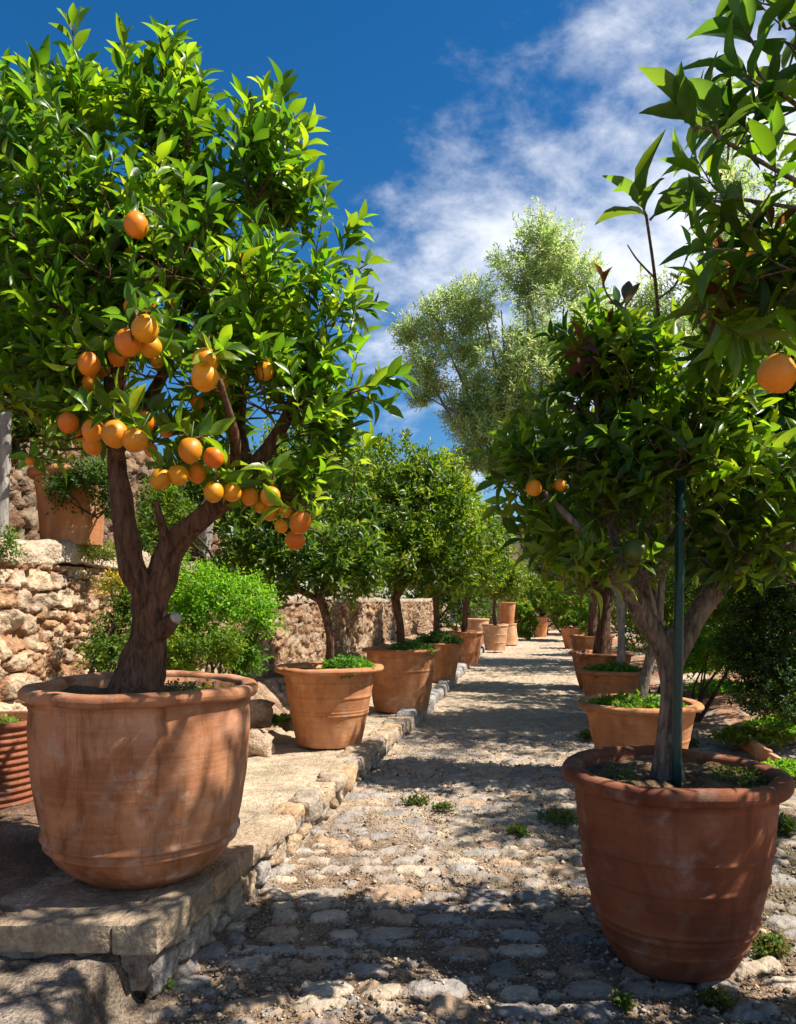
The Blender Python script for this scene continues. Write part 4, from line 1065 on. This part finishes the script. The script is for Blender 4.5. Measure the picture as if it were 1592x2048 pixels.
pot_tree('small dark citrus tree in the second pot on the left shelf', L2, .58, .035, W(640, 1190, 6.4), [cb(620, 1095, 6.4, .45, .38), cb(520, 1080, 6.5, .40, .36), cb(700, 1100, 6.5, .32, .36), cb(610, 1010, 6.6, .42, .34), cb(470, 1120, 6.7, .26, .26), cb(560, 1150, 6.4, .32, .2), cb(690, 1150, 6.4, .3, .24), cb(640, 960, 6.7, .4, .3)], 1350, .075, 51, pal=DEEP)
pot_tree('round sunlit citrus tree in the third pot on the left', L3, .64, .05, W(790, 1195, 8.9), [cb(820, 1030, 8.9, .72, .78), cb(730, 1070, 8.8, .5, .55), cb(900, 1080, 8.8, .42, .5), cb(790, 940, 9.0, .45, .4), cb(870, 960, 9.0, .4, .35), cb(740, 1130, 8.8, .5, .3), cb(880, 1135, 8.7, .48, .32), cb(810, 1120, 8.5, .4, .3)], 2900, .078, 52)
pot_tree('citrus tree in the fourth pot on the left behind the round one', L4, .56, .05, W(872, 1190, 12.4), [cb(900, 1060, 12.4, .70, .8), cb(880, 980, 12.6, .5, .5), cb(950, 1090, 12.3, .45, .55), cb(900, 1145, 12.2, .6, .36), cb(850, 1130, 12.5, .5, .4)], 2200, .085, 53)
pot_tree('citrus tree in the fifth pot on the left', L5, .6, .06, W(935, 1195, 15.7), [cb(945, 1090, 15.7, .68, .75), cb(935, 1050, 15.9, .45, .5), cb(970, 1125, 15.6, .4, .45), cb(940, 1155, 15.5, .6, .36)], 1900, .09, 54)
pot_tree('yellow-green citrus tree in the pale banded pot', L6, .6, .045, W(990, 1195, 20.6), [cb(985, 1150, 20.6, .65, .5), cb(1020, 1160, 20.4, .45, .4), cb(960, 1130, 21, .6, .6), cb(1000, 1165, 20.4, .7, .4)], 1700, .10, 55, pal=[(.13, .22, .016), (.16, .24, .02), (.10, .18, .016)])
pot_tree('citrus tree in the wide bowl pot behind the staked tree', R2, .56, .045, W(1318, 1240, 5.95), [cb(1290, 1000, 5.95, .60, .62), cb(1190, 1010, 5.9, .40, .42), cb(1400, 1020, 5.95, .42, .45), cb(1290, 900, 6.1, .5, .35)], 1500, .08, 56, pal=ROWG, bark='bark_g')
pot_tree('citrus tree with a pale straight trunk in the third pot on the right', R3 + [.06, 0, 0], .56, .045, W(1240, 1190, 8.7), [cb(1230, 1080, 8.7, .55, .55), cb(1150, 1060, 8.7, .45, .45), cb(1320, 1060, 8.8, .5, .5)], 1200, .085, 57, bark='post', pal=DEEP)
pot_tree('citrus tree with a thick brown trunk in the shallow pot on the right', R4, .52, .11, W(1212, 1180, 12.2), [cb(1180, 1080, 12.2, .75, .75), cb(1110, 1080, 12.2, .5, .55), cb(1250, 1070, 12.4, .6, .6)], 1300, .09, 58, pal=ROWG)
pot_tree('citrus tree in the ridged fifth pot on the right', R5, .58, .09, W(1190, 1180, 16.6), [cb(1170, 1110, 16.6, .8, .7), cb(1110, 1120, 16.8, .5, .5)], 1000, .10, 59, pal=DEEP)

# trees on the terraces and behind
def wild_tree(name, label, base, fork, crown, ntw, size, seed, tr=.08, pal=DEEP, mat='row', leaves=9, bark='bark_d', nl=8, twl=(.12, .25), shell=2.6, wd=(.34, .46), group=None, up=.4, extra=(), jitter=.45, rust=0.0, clump=.5, cfreq=2.2):
    rng = np.random.default_rng(seed)
    b, fk = np.array(base, float), np.array(fork, float)
    limbs = [([b - [0, 0, .1], b + [0, 0, .1], b * .5 + fk * .5 + rng.normal(0, .03, 3), fk], [tr * 1.5, tr * 1.2, tr * .9, tr * .85])]
    for k in range(nl):
        bb = crown[k % len(crown)]
        tip = np.array(bb[0]) + rng.normal(0, .25, 3) * np.broadcast_to(bb[1], 3)
        mid = fk * .5 + tip * .5 + rng.normal(0, .06, 3) * np.linalg.norm(tip - fk)
        limbs.append(([fk - [0, 0, .08], mid, tip], [tr * .6, tr * .4, tr * .12]))
    return make_tree(name, label, b, limbs, crown, ntw, size, pal, bark=bark, mat=mat, tpl=LEAF1, leaves=leaves, seed=seed, connect=False, shell=shell, twl=twl, wd=wd, up=up, sides=9, group=group, jitter=jitter, rust=rust, clump=clump, cfreq=cfreq)
wild_tree('citrus_tree', 'shadowy citrus tree on the upper terrace at the left edge', (-2.9, 5.4, 1.66), (-2.8, 5.3, 2.2), [cb(20, 760, 5.2, .65, .55), cb(-120, 600, 5.2, .8, .8), cb(60, 560, 5.5, .6, .6), cb(150, 800, 5.6, .45, .36)], 1100, .09, 61, .07, pal=DEEP)
wild_tree('citrus_tree', 'dense citrus tree above the lower wall behind the second left pot', (-1.9, 9.6, 1.36), (-1.85, 9.6, 1.9), [cb(500, 960, 9.6, .95, .75), cb(620, 930, 9.8, .7, .65), cb(400, 1000, 9.4, .7, .55)], 1500, .09, 62, .06, pal=DEEP)
wild_tree('citrus_tree', 'citrus tree rising behind the gap between the left pots', (-1.2, 13.5, 1.36), (-1.15, 13.5, 2.0), [cb(690, 1000, 13.5, 1.2, 1.1), cb(760, 1060, 13.8, .8, .8)], 1300, .11, 63, .07, pal=ROWG)

DO = 32.5
ob = [(1090, 480, 62), (1065, 540, 75), (1150, 560, 60), (1020, 520, 40), (1010, 630, 75), (1110, 650, 80), (950, 610, 60), (880, 640, 60), (820, 670, 38), (930, 710, 80), (1040, 740, 90), (860, 740, 50), (850, 795, 32),
      (1000, 820, 80), (930, 830, 50), (970, 880, 60), (940, 930, 40), (1080, 840, 75), (1010, 930, 55), (1090, 930, 60), (1075, 1000, 28), (1150, 740, 70), (1190, 640, 55)]
ocr = [(W(x, y, DO + (i % 5 - 2) * .35), tuple(np.array([r, r * 1.1, r * .92]) * DO / F)) for i, (x, y, r) in enumerate(ob)]
wild_tree('olive_tree', 'tall silvery olive tree leaning over the path beyond the potted trees', (5.9, DO, 0), (5.85, DO, 5.2), ocr, 8600, .215, 71, .17, pal=OLIV, mat='olive', leaves=11, bark='bark_g', nl=14, twl=(.35, .75), shell=2.2, wd=(.2, .3), up=.5, clump=.30, cfreq=1.1)
ob = [(1440, 185, 30), (1450, 270, 42), (1465, 370, 55), (1450, 480, 65), (1300, 600, 55), (1420, 640, 90), (1340, 660, 60), (1540, 600, 90), (1270, 660, 35)]
ocr = [(W(x, y, 17 + (i % 3 - 1) * .3), tuple(np.array([r, r, r * .95]) * 17 / F)) for i, (x, y, r) in enumerate(ob)]
wild_tree('olive_tree', 'paler olive tree glimpsed through the branches at the right', (6.6, 17, 0), (6.6, 17, 3.5), ocr, 1100, .15, 72, .16, pal=OLIV, mat='olive', leaves=10, nl=9, twl=(.25, .5), shell=2.2, wd=(.2, .28), up=.5, clump=.6, cfreq=1.2)
def olive(lab, x, y, z0, z1, r, n, seed):  # garden trees added beside the view to cast dappled shade over the path
    g = np.random.default_rng(seed)
    cr_ = [((x + g.normal(0, r * .45), y + g.normal(0, r * .5), g.uniform(z0 + .4, z1 - .4)), (r * .55, r * .6, .6)) for _ in range(9)]
    wild_tree('olive_tree', lab, (x, y, .2), (x, y, z0 - .3), cr_, n, .115, seed, .13, pal=OLIV, mat='olive', leaves=10, nl=9, twl=(.2, .4), shell=2.0, wd=(.28, .38), up=.3, clump=.4, cfreq=2.5)
olive('unseen olive tree added for shade just beyond the right edge', 4.3, 4.6, 3.2, 5.4, 1.1, 420, 305)
olive('slender olive tree added for shade in the garden between two taller ones', 5.3, 9.5, 3.0, 5.6, 1.2, 420, 306)
olive('olive tree added in the garden to shade the middle of the path', 5.0, 7.6, 3.2, 6.4, 1.6, 1250, 302)
olive('olive tree added for shade in the garden behind the shallow wide pot', 6.1, 11.3, 3.2, 6.2, 1.8, 1300, 303)
olive('olive tree added for shade far back in the garden on the right', 7.2, 15.5, 3.2, 6.4, 1.9, 1300, 304)
wild_tree('leafy_tree', 'bright leafy tree standing in the garden behind the staked tree', (4.7, 8.6, .3), (4.6, 8.6, 1.4), [cb(1560, 900, 8.6, .95, .75), cb(1480, 800, 8.8, .6, .6), cb(1660, 950, 8.5, 1.0, .9), cb(1450, 980, 8.8, .55, .5), cb(1560, 1060, 8.6, .7, .35)], 1700, .10, 73, .09, pal=[(.085, .19, .016), (.11, .22, .02), (.06, .14, .014)])

# ------------------------------------------------------------------ shrubs
def sb(px, py, d, rx, rz, ry=None): return (W(px, py, d), (rx, ry or rx, rz))
make_shrub('shrub', 'lime green bush behind the trunk of the large left tree', (-1.38, 5.2, .45), [sb(400, 1190, 5.2, .21, .20), sb(470, 1215, 5.2, .24, .20), sb(380, 1235, 5.15, .16, .17), sb(520, 1240, 5.2, .09, .11), sb(430, 1290, 5.2, .20, .10)], 1500, .030, LIME, seed=81)
make_shrub('shrub', 'dark green bush between the wall and the large left pot', (-1.9, 4.9, .4), [sb(235, 1280, 4.9, .11, .16), sb(250, 1220, 4.9, .07, .10), sb(215, 1310, 4.8, .10, .10)], 700, .026, DEEP, seed=82)
make_shrub('shrub', 'low mid-green bush under the lime green bush', (-1.35, 4.9, .42), [sb(370, 1310, 4.9, .14, .11), sb(440, 1300, 4.9, .12, .09)], 500, .028, ROWG, seed=83)
make_shrub('shrub', 'small leafy sprig growing right of the lime green bush', (-1.0, 5.2, .50), [sb(485, 1320, 5.2, .08, .08)], 130, .04, [(.08, .2, .016)], seed=84)
make_shrub('shrub', 'yellow-flowered tuft on the wall face left of the trunk', (-1.72, 5.0, 1.18), [sb(232, 1180, 5.0, .07, .06)], 120, .025, [(.16, .2, .03)], seed=85, rust=.3, flowers=[(.62, .42, .03)])
make_shrub('shrub', 'fine-leaved dark plant trailing over the coping pot', (-2.05, 5.35, 1.9), [sb(190, 965, 5.2, .13, .12), sb(130, 985, 5.15, .07, .12), sb(215, 1000, 5.2, .08, .14)], 520, .028, [(.06, .13, .03), (.05, .11, .02)], seed=86)
make_shrub('shrub', 'tangled weeds hanging from the coping near the left trunk', (-2.0, 5.45, 1.62), [sb(200, 1112, 5.4, .12, .03)], 160, .025, [(.12, .2, .03), (.2, .24, .04)], seed=87, stems=2)
make_shrub('shrub', 'little green tuft on the coping below the weathered post', (-2.25, 4.5, 1.60), [sb(15, 1100, 4.5, .04, .06)], 60, .025, [(.1, .2, .03)], seed=187, stems=1)
make_shrub('shrub', 'low climber on the wall between the forked limbs of the left tree', (-1.65, 7.0, 1.7), [sb(330, 1040, 6.6, .22, .30), sb(290, 1080, 6.4, .15, .2)], 650, .035, DEEP + [(.12, .2, .02)], seed=88)
make_shrub('hedge', 'dark dense evergreen bush at the right edge of the garden', (3.75, 7.3, .1), [sb(1570, 1250, 7.3, .52, .62), sb(1530, 1180, 7.4, .36, .4), sb(1640, 1200, 7.3, .6, .75), sb(1540, 1340, 7.2, .40, .34), sb(1600, 1370, 7.1, .5, .3), sb(1500, 1290, 7.3, .3, .3), sb(1560, 1400, 7.0, .4, .16)], 6000, .036, [(.03, .075, .014), (.042, .1, .016), (.025, .06, .012), (.07, .12, .02)], seed=89, cat='bush')
make_shrub('shrub', 'bright green bush left of the dark evergreen bush', (3.05, 8.2, .1), [sb(1420, 1310, 8.2, .24, .16), sb(1380, 1290, 8.3, .20, .3), sb(1470, 1290, 8.2, .24, .16)], 900, .04, LIME, seed=90)
make_shrub('shrub', 'bushy green shrub glimpsed behind the right row of pots', (3.2, 10.0, 0), [sb(1350, 1230, 10, .5, .5), sb(1420, 1200, 10.2, .55, .6)], 1300, .06, ROWG, seed=91)
# path end
make_shrub('shrub', 'yellow-green shrub with small flowers beside the path end urn', (4.4, 27.0, 0), [sb(1050, 1245, 27, .36, .55), sb(1045, 1225, 27, .3, .4)], 700, .09, [(.12, .24, .016), (.15, .27, .02), (.09, .19, .015)], seed=92, rust=.04, flowers=[(.5, .16, .03)])
make_shrub('shrub', 'dark green shrub growing above the path end urn', (5.2, 29.0, .70), [sb(1085, 1195, 29, .6, .6), sb(1110, 1170, 29.5, .6, .5)], 900, .10, ROWG, seed=93)
make_shrub('shrub', 'deep green bush behind the plain flaring pot', (5.7, 26.5, 0), [sb(1140, 1195, 26.5, .75, .75), sb(1170, 1215, 26, .6, .7), sb(1120, 1220, 27, .45, .7)], 1300, .09, ROWG, seed=94)
make_shrub('shrub', 'light green plant in the gap before the thick trunk', (4.6, 19.5, .3), [sb(1175, 1215, 19.5, .38, .42), sb(1180, 1245, 19.4, .25, .3)], 600, .07, [(.12, .25, .02), (.09, .2, .016)], seed=95, rust=.05, flowers=[(.6, .3, .1)])
make_shrub('hedge', 'tall leafy hedge closing the far end of the path', (5.4, 31.5, 0), [sb(1040, 1180, 31, 1.1, 1.1), sb(1090, 1170, 31.5, 1.2, 1.2), sb(1150, 1140, 31.5, 1.3, 1.8), sb(1210, 1150, 31, 1.3, 2.0), sb(1270, 1150, 31, 1.4, 2.2)], 3600, .12, ROWG, seed=96, cat='hedge', twl=(.1, .3))
make_shrub('hedge', 'broad green hedge behind the left row of potted trees', (1.2, 28, 0), [sb(915, 1200, 27.5, 1.3, 1.3), sb(850, 1210, 28, 1.2, 1.2), sb(820, 1130, 28, 1.8, 2.0), sb(900, 1120, 28, 1.6, 2.0), sb(960, 1140, 28, 1.3, 1.6), sb(720, 1100, 28, 2.0, 2.6)], 3000, .14, DEEP, seed=97, cat='hedge', twl=(.1, .3))
make_shrub('hedge', 'dark far hedge beyond the garden on the right', (10.5, 21, 0), [((8.0, 21, 1.6), (1.8, 1.4, 2.0)), ((10.5, 20, 1.8), (2.0, 1.4, 2.2)), ((13.5, 19, 1.8), (2.2, 1.5, 2.2)), ((6.3, 19.5, 1.2), (1.0, .9, 1.5))], 4200, .14, DEEP, seed=98, cat='hedge', twl=(.1, .3))
make_shrub('hedge', 'green bank of bushes between the garden and the far hedge', (6.5, 12.0, .3), [((5.0, 12, .9), (.8, .8, .9)), ((6.4, 11.4, 1.0), (.9, .9, 1.1)), ((8.0, 10.8, 1.1), (1.1, 1, 1.2)), ((6.0, 9.2, .7), (.7, .6, .7))], 3200, .08, ROWG, seed=99, cat='bush')

# plants in pots
make_clump('herb', 'bushy green herb spilling over the second left pot', L2 + [.15, -.16, .575], .20, .16, .13, 420, .034, [(.09, .24, .02), (.12, .28, .03)], 101, group='herbs in pots')
make_clump('herb', 'small-leaved herb along the rim of the third left pot', L3 + [.12, -.12, .65], .24, .2, .10, 380, .036, [(.10, .24, .05), (.13, .27, .05)], 102, group='herbs in pots')
make_clump('herb', 'pale herb filling the fourth left pot', L4 + [.02, -.1, .56], .33, .25, .20, 600, .042, [(.10, .24, .06), (.13, .27, .06)], 103, group='herbs in pots')
make_clump('herb', 'glossy low herb in the wide bowl pot on the right', R2 + [-.05, -.1, .555], .28, .26, .08, 420, .045, [(.10, .22, .015), (.13, .26, .02)], 104, group='herbs in pots')
make_clump('herb', 'low green herb in the third pot on the right', R3 + [-.05, -.08, .56], .28, .25, .08, 320, .045, [(.09, .2, .015), (.12, .24, .02)], 105, group='herbs in pots')
make_clump('herb', 'sparse moss-like herb on the soil of the dark red pot', RP + [.22, -.04, .672], .09, .16, .02, 90, .016, [(.08, .13, .02)], 106, group='herbs in pots')
make_clump('herb', 'tiny seedlings at the left of the dark red pot soil', RP + [-.2, .02, .672], .08, .14, .015, 26, .014, [(.12, .18, .03)], 107, group='herbs in pots')
make_clump('herb', 'leafy plant filling the plain flaring pot', R6 + [0, 0, .56], .38, .36, .5, 420, .09, ROWG, 108, group='herbs in pots')
make_clump('herb', 'tiny yellow-green weeds on the ribbed pot soil', LR + [.02, -.05, .53], .14, .12, .05, 80, .025, [(.16, .24, .03)], 109, group='herbs in pots')
make_clump('herb', 'sparse dry weeds by the trunk in the cask-shaped pot', BIG + [.16, .05, .69], .16, .14, .025, 90, .016, [(.15, .16, .04), (.1, .13, .03)], 110, group='herbs in pots')
# weeds on the ground
def gp(px, py, z=0.0):
    d = (EYE - z) * F / (py - HY); q = W(px, py, d); q[2] = z + .005; return q
weeds = [(835, 1606, .10, .06, .03, 60, 'flat weed in the sunny middle of the path'), (890, 1618, .07, .04, .025, 40, 'smaller flat weed right of the sunny one on the path'),
         (1035, 1668, .06, .06, .025, 60, 'mossy tuft among cobbles left of the dark red pot'), (1128, 1640, .13, .16, .025, 130, 'wide mossy patch against the dark red pot'),
         (1535, 1898, .08, .08, .03, 130, 'round moss cushion right of the dark red pot'), (1430, 2008, .05, .04, .025, 70, 'moss tuft in front of the dark red pot'),
         (1175, 1478, .07, .08, .06, 60, 'bright weed at the foot of the wide bowl pot'), (1370, 1490, .10, .08, .05, 60, 'weed behind the rim of the dark red pot'),
         (310, 1980, .03, .03, .05, 40, 'green tuft in the joint below the corner slab'), (1560, 1660, .14, .14, .06, 90, 'yellowing weed at the right edge near the dark red pot'),
         (1245, 2010, .03, .03, .02, 30, 'tiny moss spot between front cobbles')]
for i, (x, y, rx, ry, h, n, lab) in enumerate(weeds):
    make_clump('weed', lab, gp(x, y, .01), rx, ry, h, n, .022 if h < .04 else .035, [(.075, .15, .015), (.10, .19, .02), (.06, .11, .015), (.19, .16, .06)], 120 + i, 'weed', 'weeds on the ground')
covers = [(1440, 1385, .40, .45, .16, 900, 'thick patch of ground cover below the bright bush'), (1400, 1345, .35, .3, .12, 500, 'strip of ground cover at the top of the garden bed'),
          (1500, 1480, .35, .3, .09, 300, 'yellow-green ground cover near the edging tiles'), (1575, 1460, .30, .35, .12, 350, 'ground cover patch at the right edge of the frame'),
          (1590, 1545, .3, .2, .06, 180, 'thin ground cover behind the edging tiles')]
for i, (x, y, rx, ry, h, n, lab) in enumerate(covers):
    make_clump('ground_cover', lab, gp(x, y, .06), rx, ry, h, n, .04, LIME if i != 2 else [(.18, .26, .02), (.14, .23, .02)], 140 + i, 'plant', 'ground cover patches')
make_clump('weed', 'leafy weed on the bank between the two nearest left pots', np.array([(535 - CX) / F * 6.7, 6.7, .32]), .14, .1, .06, 60, .05, [(.09, .23, .03)], 150, 'weed', 'weeds on the ground')

# edging tiles on the right
eg = thing('edging', gp(1520, 1520, .0), 'curved row of low terracotta edging tiles on the right', 'edging')
for k in range(7):
    t0, t1 = k / 7, (k + .95) / 7
    f = lambda t: np.array([gp(1455 + 190 * t, 1470 + 95 * t + 20 * math.sin(t * 3), .0)[0], gp(1455 + 190 * t, 1470 + 95 * t + 20 * math.sin(t * 3), .0)[1]])
    a, b = f(t0), f(t1); nn = np.array([-(b - a)[1], (b - a)[0]]); nn = nn / np.linalg.norm(nn) * .045
    q = [a, b, b + nn, a + nn]
    if np.cross(np.append(b - a, 0), np.append(nn, 0))[2] < 0: q = [b, a, a + nn, b + nn]
    m_ = MB(); rounded_box(m_, q, -.02, .10 + .01 * (k % 3), (8, 4, 6), .012, .008, 160 + k, (1, 1, 1)); m_.build('tile', M['clay_p'], eg)

# wooden posts on the wall
for i, (x, y0_, y1_, d, w, lab) in enumerate([(4, 1072, 820, 4.85, 22, 'grey weathered post on the wall coping at the left edge'), (405, 1120, 960, 8.2, 24, 'grey weathered post above the wall right of the left tree')]):
    q = thing('wooden_post', W(x, y0_, d), lab, 'post', 'weathered posts')
    m_ = MB(); pts = np.linspace(W(x, y0_ + 12, d), W(x + (8 if i == 0 else 20), y1_, d), 14); tube(m_, pts, np.full(14, w * d / F / 2), 10, .10, 170 + i, flute=8); m_.build('shaft', M['post'], q)

# rough stone foot under the ribbed pot, loose rocks on the bank
for i, (c, s, lab) in enumerate([(np.array([-1.80, 3.72, .22]), (.15, .11, .09), 'rough stone at the foot of the ribbed pot'), (np.array([-1.06, 6.0, .26]), (.14, .11, .10), 'jagged rock on the bank left of the second pot'),
                                 (np.array([-1.22, 6.5, .42]), (.2, .14, .12), 'larger rock higher on the bank'), (np.array([-.95, 6.9, .3]), (.1, .1, .07), 'small rock behind the second left pot'), (np.array([-1.3, 5.6, .36]), (.14, .14, .1), 'rock on the bank beside the large left pot')]):
    n, m = 24, 16; th = np.linspace(0, 6.2832, n, endpoint=False); ph = np.linspace(0, np.pi, m); T, PH = np.meshgrid(th, ph, indexing='ij')
    dv = np.stack([np.sin(PH) * np.cos(T), np.sin(PH) * np.sin(T), np.cos(PH)], -1)
    dv = np.sign(dv) * np.abs(dv) ** .8
    rr = 1 + .35 * fbm(dv[..., 0] * 1.6 + i * 5, dv[..., 1] * 1.6, dv[..., 2] * 1.6, 180 + i, 4)
    m_ = MB(); m_.add((c + dv * rr[..., None] * np.array(s)).reshape(-1, 3), [grid_faces(n, m, wrap=True, flip=True)], (.42, .31, .22))
    tag(m_.build('rock', M['wallstone']), lab, 'rock', 'loose rocks')

# far stone building behind the hedge
hs = thing('stone_building', (4.5, 35, 0), 'old stone building with a chimney-like pier beyond the path end', 'building')
def wall_box(name, x0, x1, y0, y1, z0, z1, seed, parent, col=(.5, .41, .31)):
    s = np.linspace(0, 1, int((x1 - x0) / .07)); z = np.linspace(z0, z1, int((z1 - z0) / .07)); Sg, Zg = np.meshgrid(s, z, indexing='ij'); X = x0 + (x1 - x0) * Sg
    idn, ed, _, _ = worley(X, Zg, .42, .28, seed); e = sstep(.02, .25, ed)
    V = np.stack([X, y0 - .08 * e * (.4 + idn), Zg], -1); c = pick(WALLC, idn) * e[..., None] + np.array([.3, .19, .12]) * (1 - e[..., None])
    b = MB(); b.add(V.reshape(-1, 3), [grid_faces(len(s), len(z))], c.reshape(-1, 3))
    q = np.array([[x0, y0, z0], [x1, y0, z0], [x1, y0, z1], [x0, y0, z1], [x0, y1, z0], [x1, y1, z0], [x1, y1, z1], [x0, y1, z1]])
    b.add(q, [[(3, 2, 6, 7), (1, 5, 6, 2), (0, 3, 7, 4)]], col); return b.build(name, M['wallstone'], parent)
wall_box('wall', 2.6, 10.0, 35, 40, 0, 4.36, 191, hs)
wall_box('pier', 4.25, 4.95, 34.6, 35.4, 0, 4.80, 192, hs)
b = MB(); rounded_box(b, [(4.15, 34.5), (5.05, 34.5), (5.05, 35.5), (4.15, 35.5)], 4.81, 4.97, (10, 8, 4), .04, .04, 7, (.5, .42, .33)); b.build('pier_cap', M['wallstone'], hs)
b = MB()
for k in range(20):
    x0 = 4.98 + k * .25; rounded_box(b, [(x0, 34.75), (x0 + .22, 34.75), (x0 + .22, 37.6), (x0, 37.6)], 4.37, 4.53 + .05 * (k % 2), (5, 12, 3), .05, .03, k, (.55, .38, .25))
b.build('roof', M['clay_p'], hs)

# ------------------------------------------------------------------ sky, sun, camera
w = bpy.data.worlds.new('World'); SC.world = w; w.use_nodes = True
nt = w.node_tree; nt.nodes.clear(); L = nt.links
def wn_(t, **k):
    n = nt.nodes.new('ShaderNode' + t)
    for a, b in k.items(): setattr(n, a, b)
    return n
sky = wn_('TexSky', sky_type='NISHITA', sun_disc=False, sun_elevation=SUN_EL, sun_rotation=SUN_AZ, altitude=300, air_density=1.0, dust_density=.2, ozone_density=4.0)
tc = wn_('TexCoord'); sep = wn_('SeparateXYZ'); L.new(tc.outputs['Generated'], sep.inputs[0])
def wm(op, a, b=0.0, c=None):
    n = wn_('Math', operation=op)
    for i, v in enumerate((a, b) + ((c,) if c is not None else ())):
        if isinstance(v, bpy.types.NodeSocket): L.new(v, n.inputs[i])
        else: n.inputs[i].default_value = v
    return n.outputs[0]
X, Yw, Z = sep.outputs
den = wm('ADD', wm('MAXIMUM', Z, 0.0), .5)
cmb = wn_('CombineXYZ'); L.new(wm('DIVIDE', X, den), cmb.inputs[0]); L.new(wm('DIVIDE', Yw, den), cmb.inputs[1])
def wnoise(vec, scale, detail, rough, dist, stretch=(1, 1, 1), rot=0.0):
    mp = wn_('Mapping'); L.new(vec, mp.inputs[0]); mp.inputs['Scale'].default_value = stretch; mp.inputs['Rotation'].default_value = (0, 0, rot)
    n = wn_('TexNoise'); L.new(mp.outputs[0], n.inputs['Vector'])
    n.inputs['Scale'].default_value = scale; n.inputs['Detail'].default_value = detail; n.inputs['Roughness'].default_value = rough; n.inputs['Distortion'].default_value = dist
    return n.outputs[0]
n1 = wnoise(cmb.outputs[0], 2.6, 10, .6, .15, (1, 1, 1), .5)
n2 = wnoise(cmb.outputs[0], 9.0, 8, .62, .2, (1, 1.3, 1), -.5)
# more cloud towards the east (+x), clear sky to the upper left
bias = wm('ADD', wm('SUBTRACT', wm('MULTIPLY', wm('MINIMUM', X, .40), 1.75), wm('MULTIPLY', Z, 1.9)), .75)
bias = wm('SUBTRACT', bias, wm('MULTIPLY', wm('MAXIMUM', wm('SUBTRACT', .36, Z), 0.0), 4.0))
bias = wm('SUBTRACT', bias, wm('MULTIPLY', wm('MAXIMUM', wm('SUBTRACT', X, .5), 0.0), 1.2))
val = wm('ADD', wm('ADD', wm('MULTIPLY', wm('SUBTRACT', n1, .5), 2.1), wm('MULTIPLY', wm('SUBTRACT', n2, .5), 1.5)), bias)
mr = wn_('MapRange', interpolation_type='SMOOTHSTEP'); L.new(val, mr.inputs[0]); mr.inputs[1].default_value = -.22; mr.inputs[2].default_value = .80
cl = mr.outputs[0]
hue = wn_('HueSaturation'); hue.inputs['Saturation'].default_value = 1.34; hue.inputs['Value'].default_value = 1.0; L.new(sky.outputs[0], hue.inputs['Color'])
mx = wn_('Mix', data_type='RGBA'); L.new(wm('MULTIPLY', cl, .92), mx.inputs[0]); L.new(hue.outputs[0], mx.inputs[6]); mx.inputs[7].default_value = (9.0, 9.3, 9.8, 1)
bg = wn_('Background'); L.new(mx.outputs[2], bg.inputs[0]); bg.inputs[1].default_value = .065
out = wn_('OutputWorld'); L.new(bg.outputs[0], out.inputs[0])

sd = bpy.data.lights.new('sun', 'SUN'); sd.energy = 4.6; sd.angle = math.radians(.53); sd.color = (1.0, .94, .84)
so = bpy.data.objects.new('sun', sd); COL.objects.link(so); so.location = (6, -3, 12)
so.rotation_euler = Vector(-SUN_DIR).to_track_quat('-Z', 'Y').to_euler()

cd = bpy.data.cameras.new('camera'); cam = bpy.data.objects.new('camera', cd); COL.objects.link(cam)
cam.location = (0, 0, EYE); cam.rotation_euler = (math.radians(90), 0, 0)
cd.sensor_fit = 'AUTO'; cd.sensor_width = 36; cd.lens = F / 2048 * 36; cd.shift_y = (HY - 1024) / 2048
cd.clip_start = .05; cd.clip_end = 2000
SC.camera = cam
SC.view_settings.view_transform = 'Standard'; SC.view_settings.look = 'None'; SC.view_settings.exposure = 0.97; SC.view_settings.gamma = 1
SC.render.engine = 'CYCLES'
SC.cycles.max_bounces = 8; SC.cycles.transmission_bounces = 6
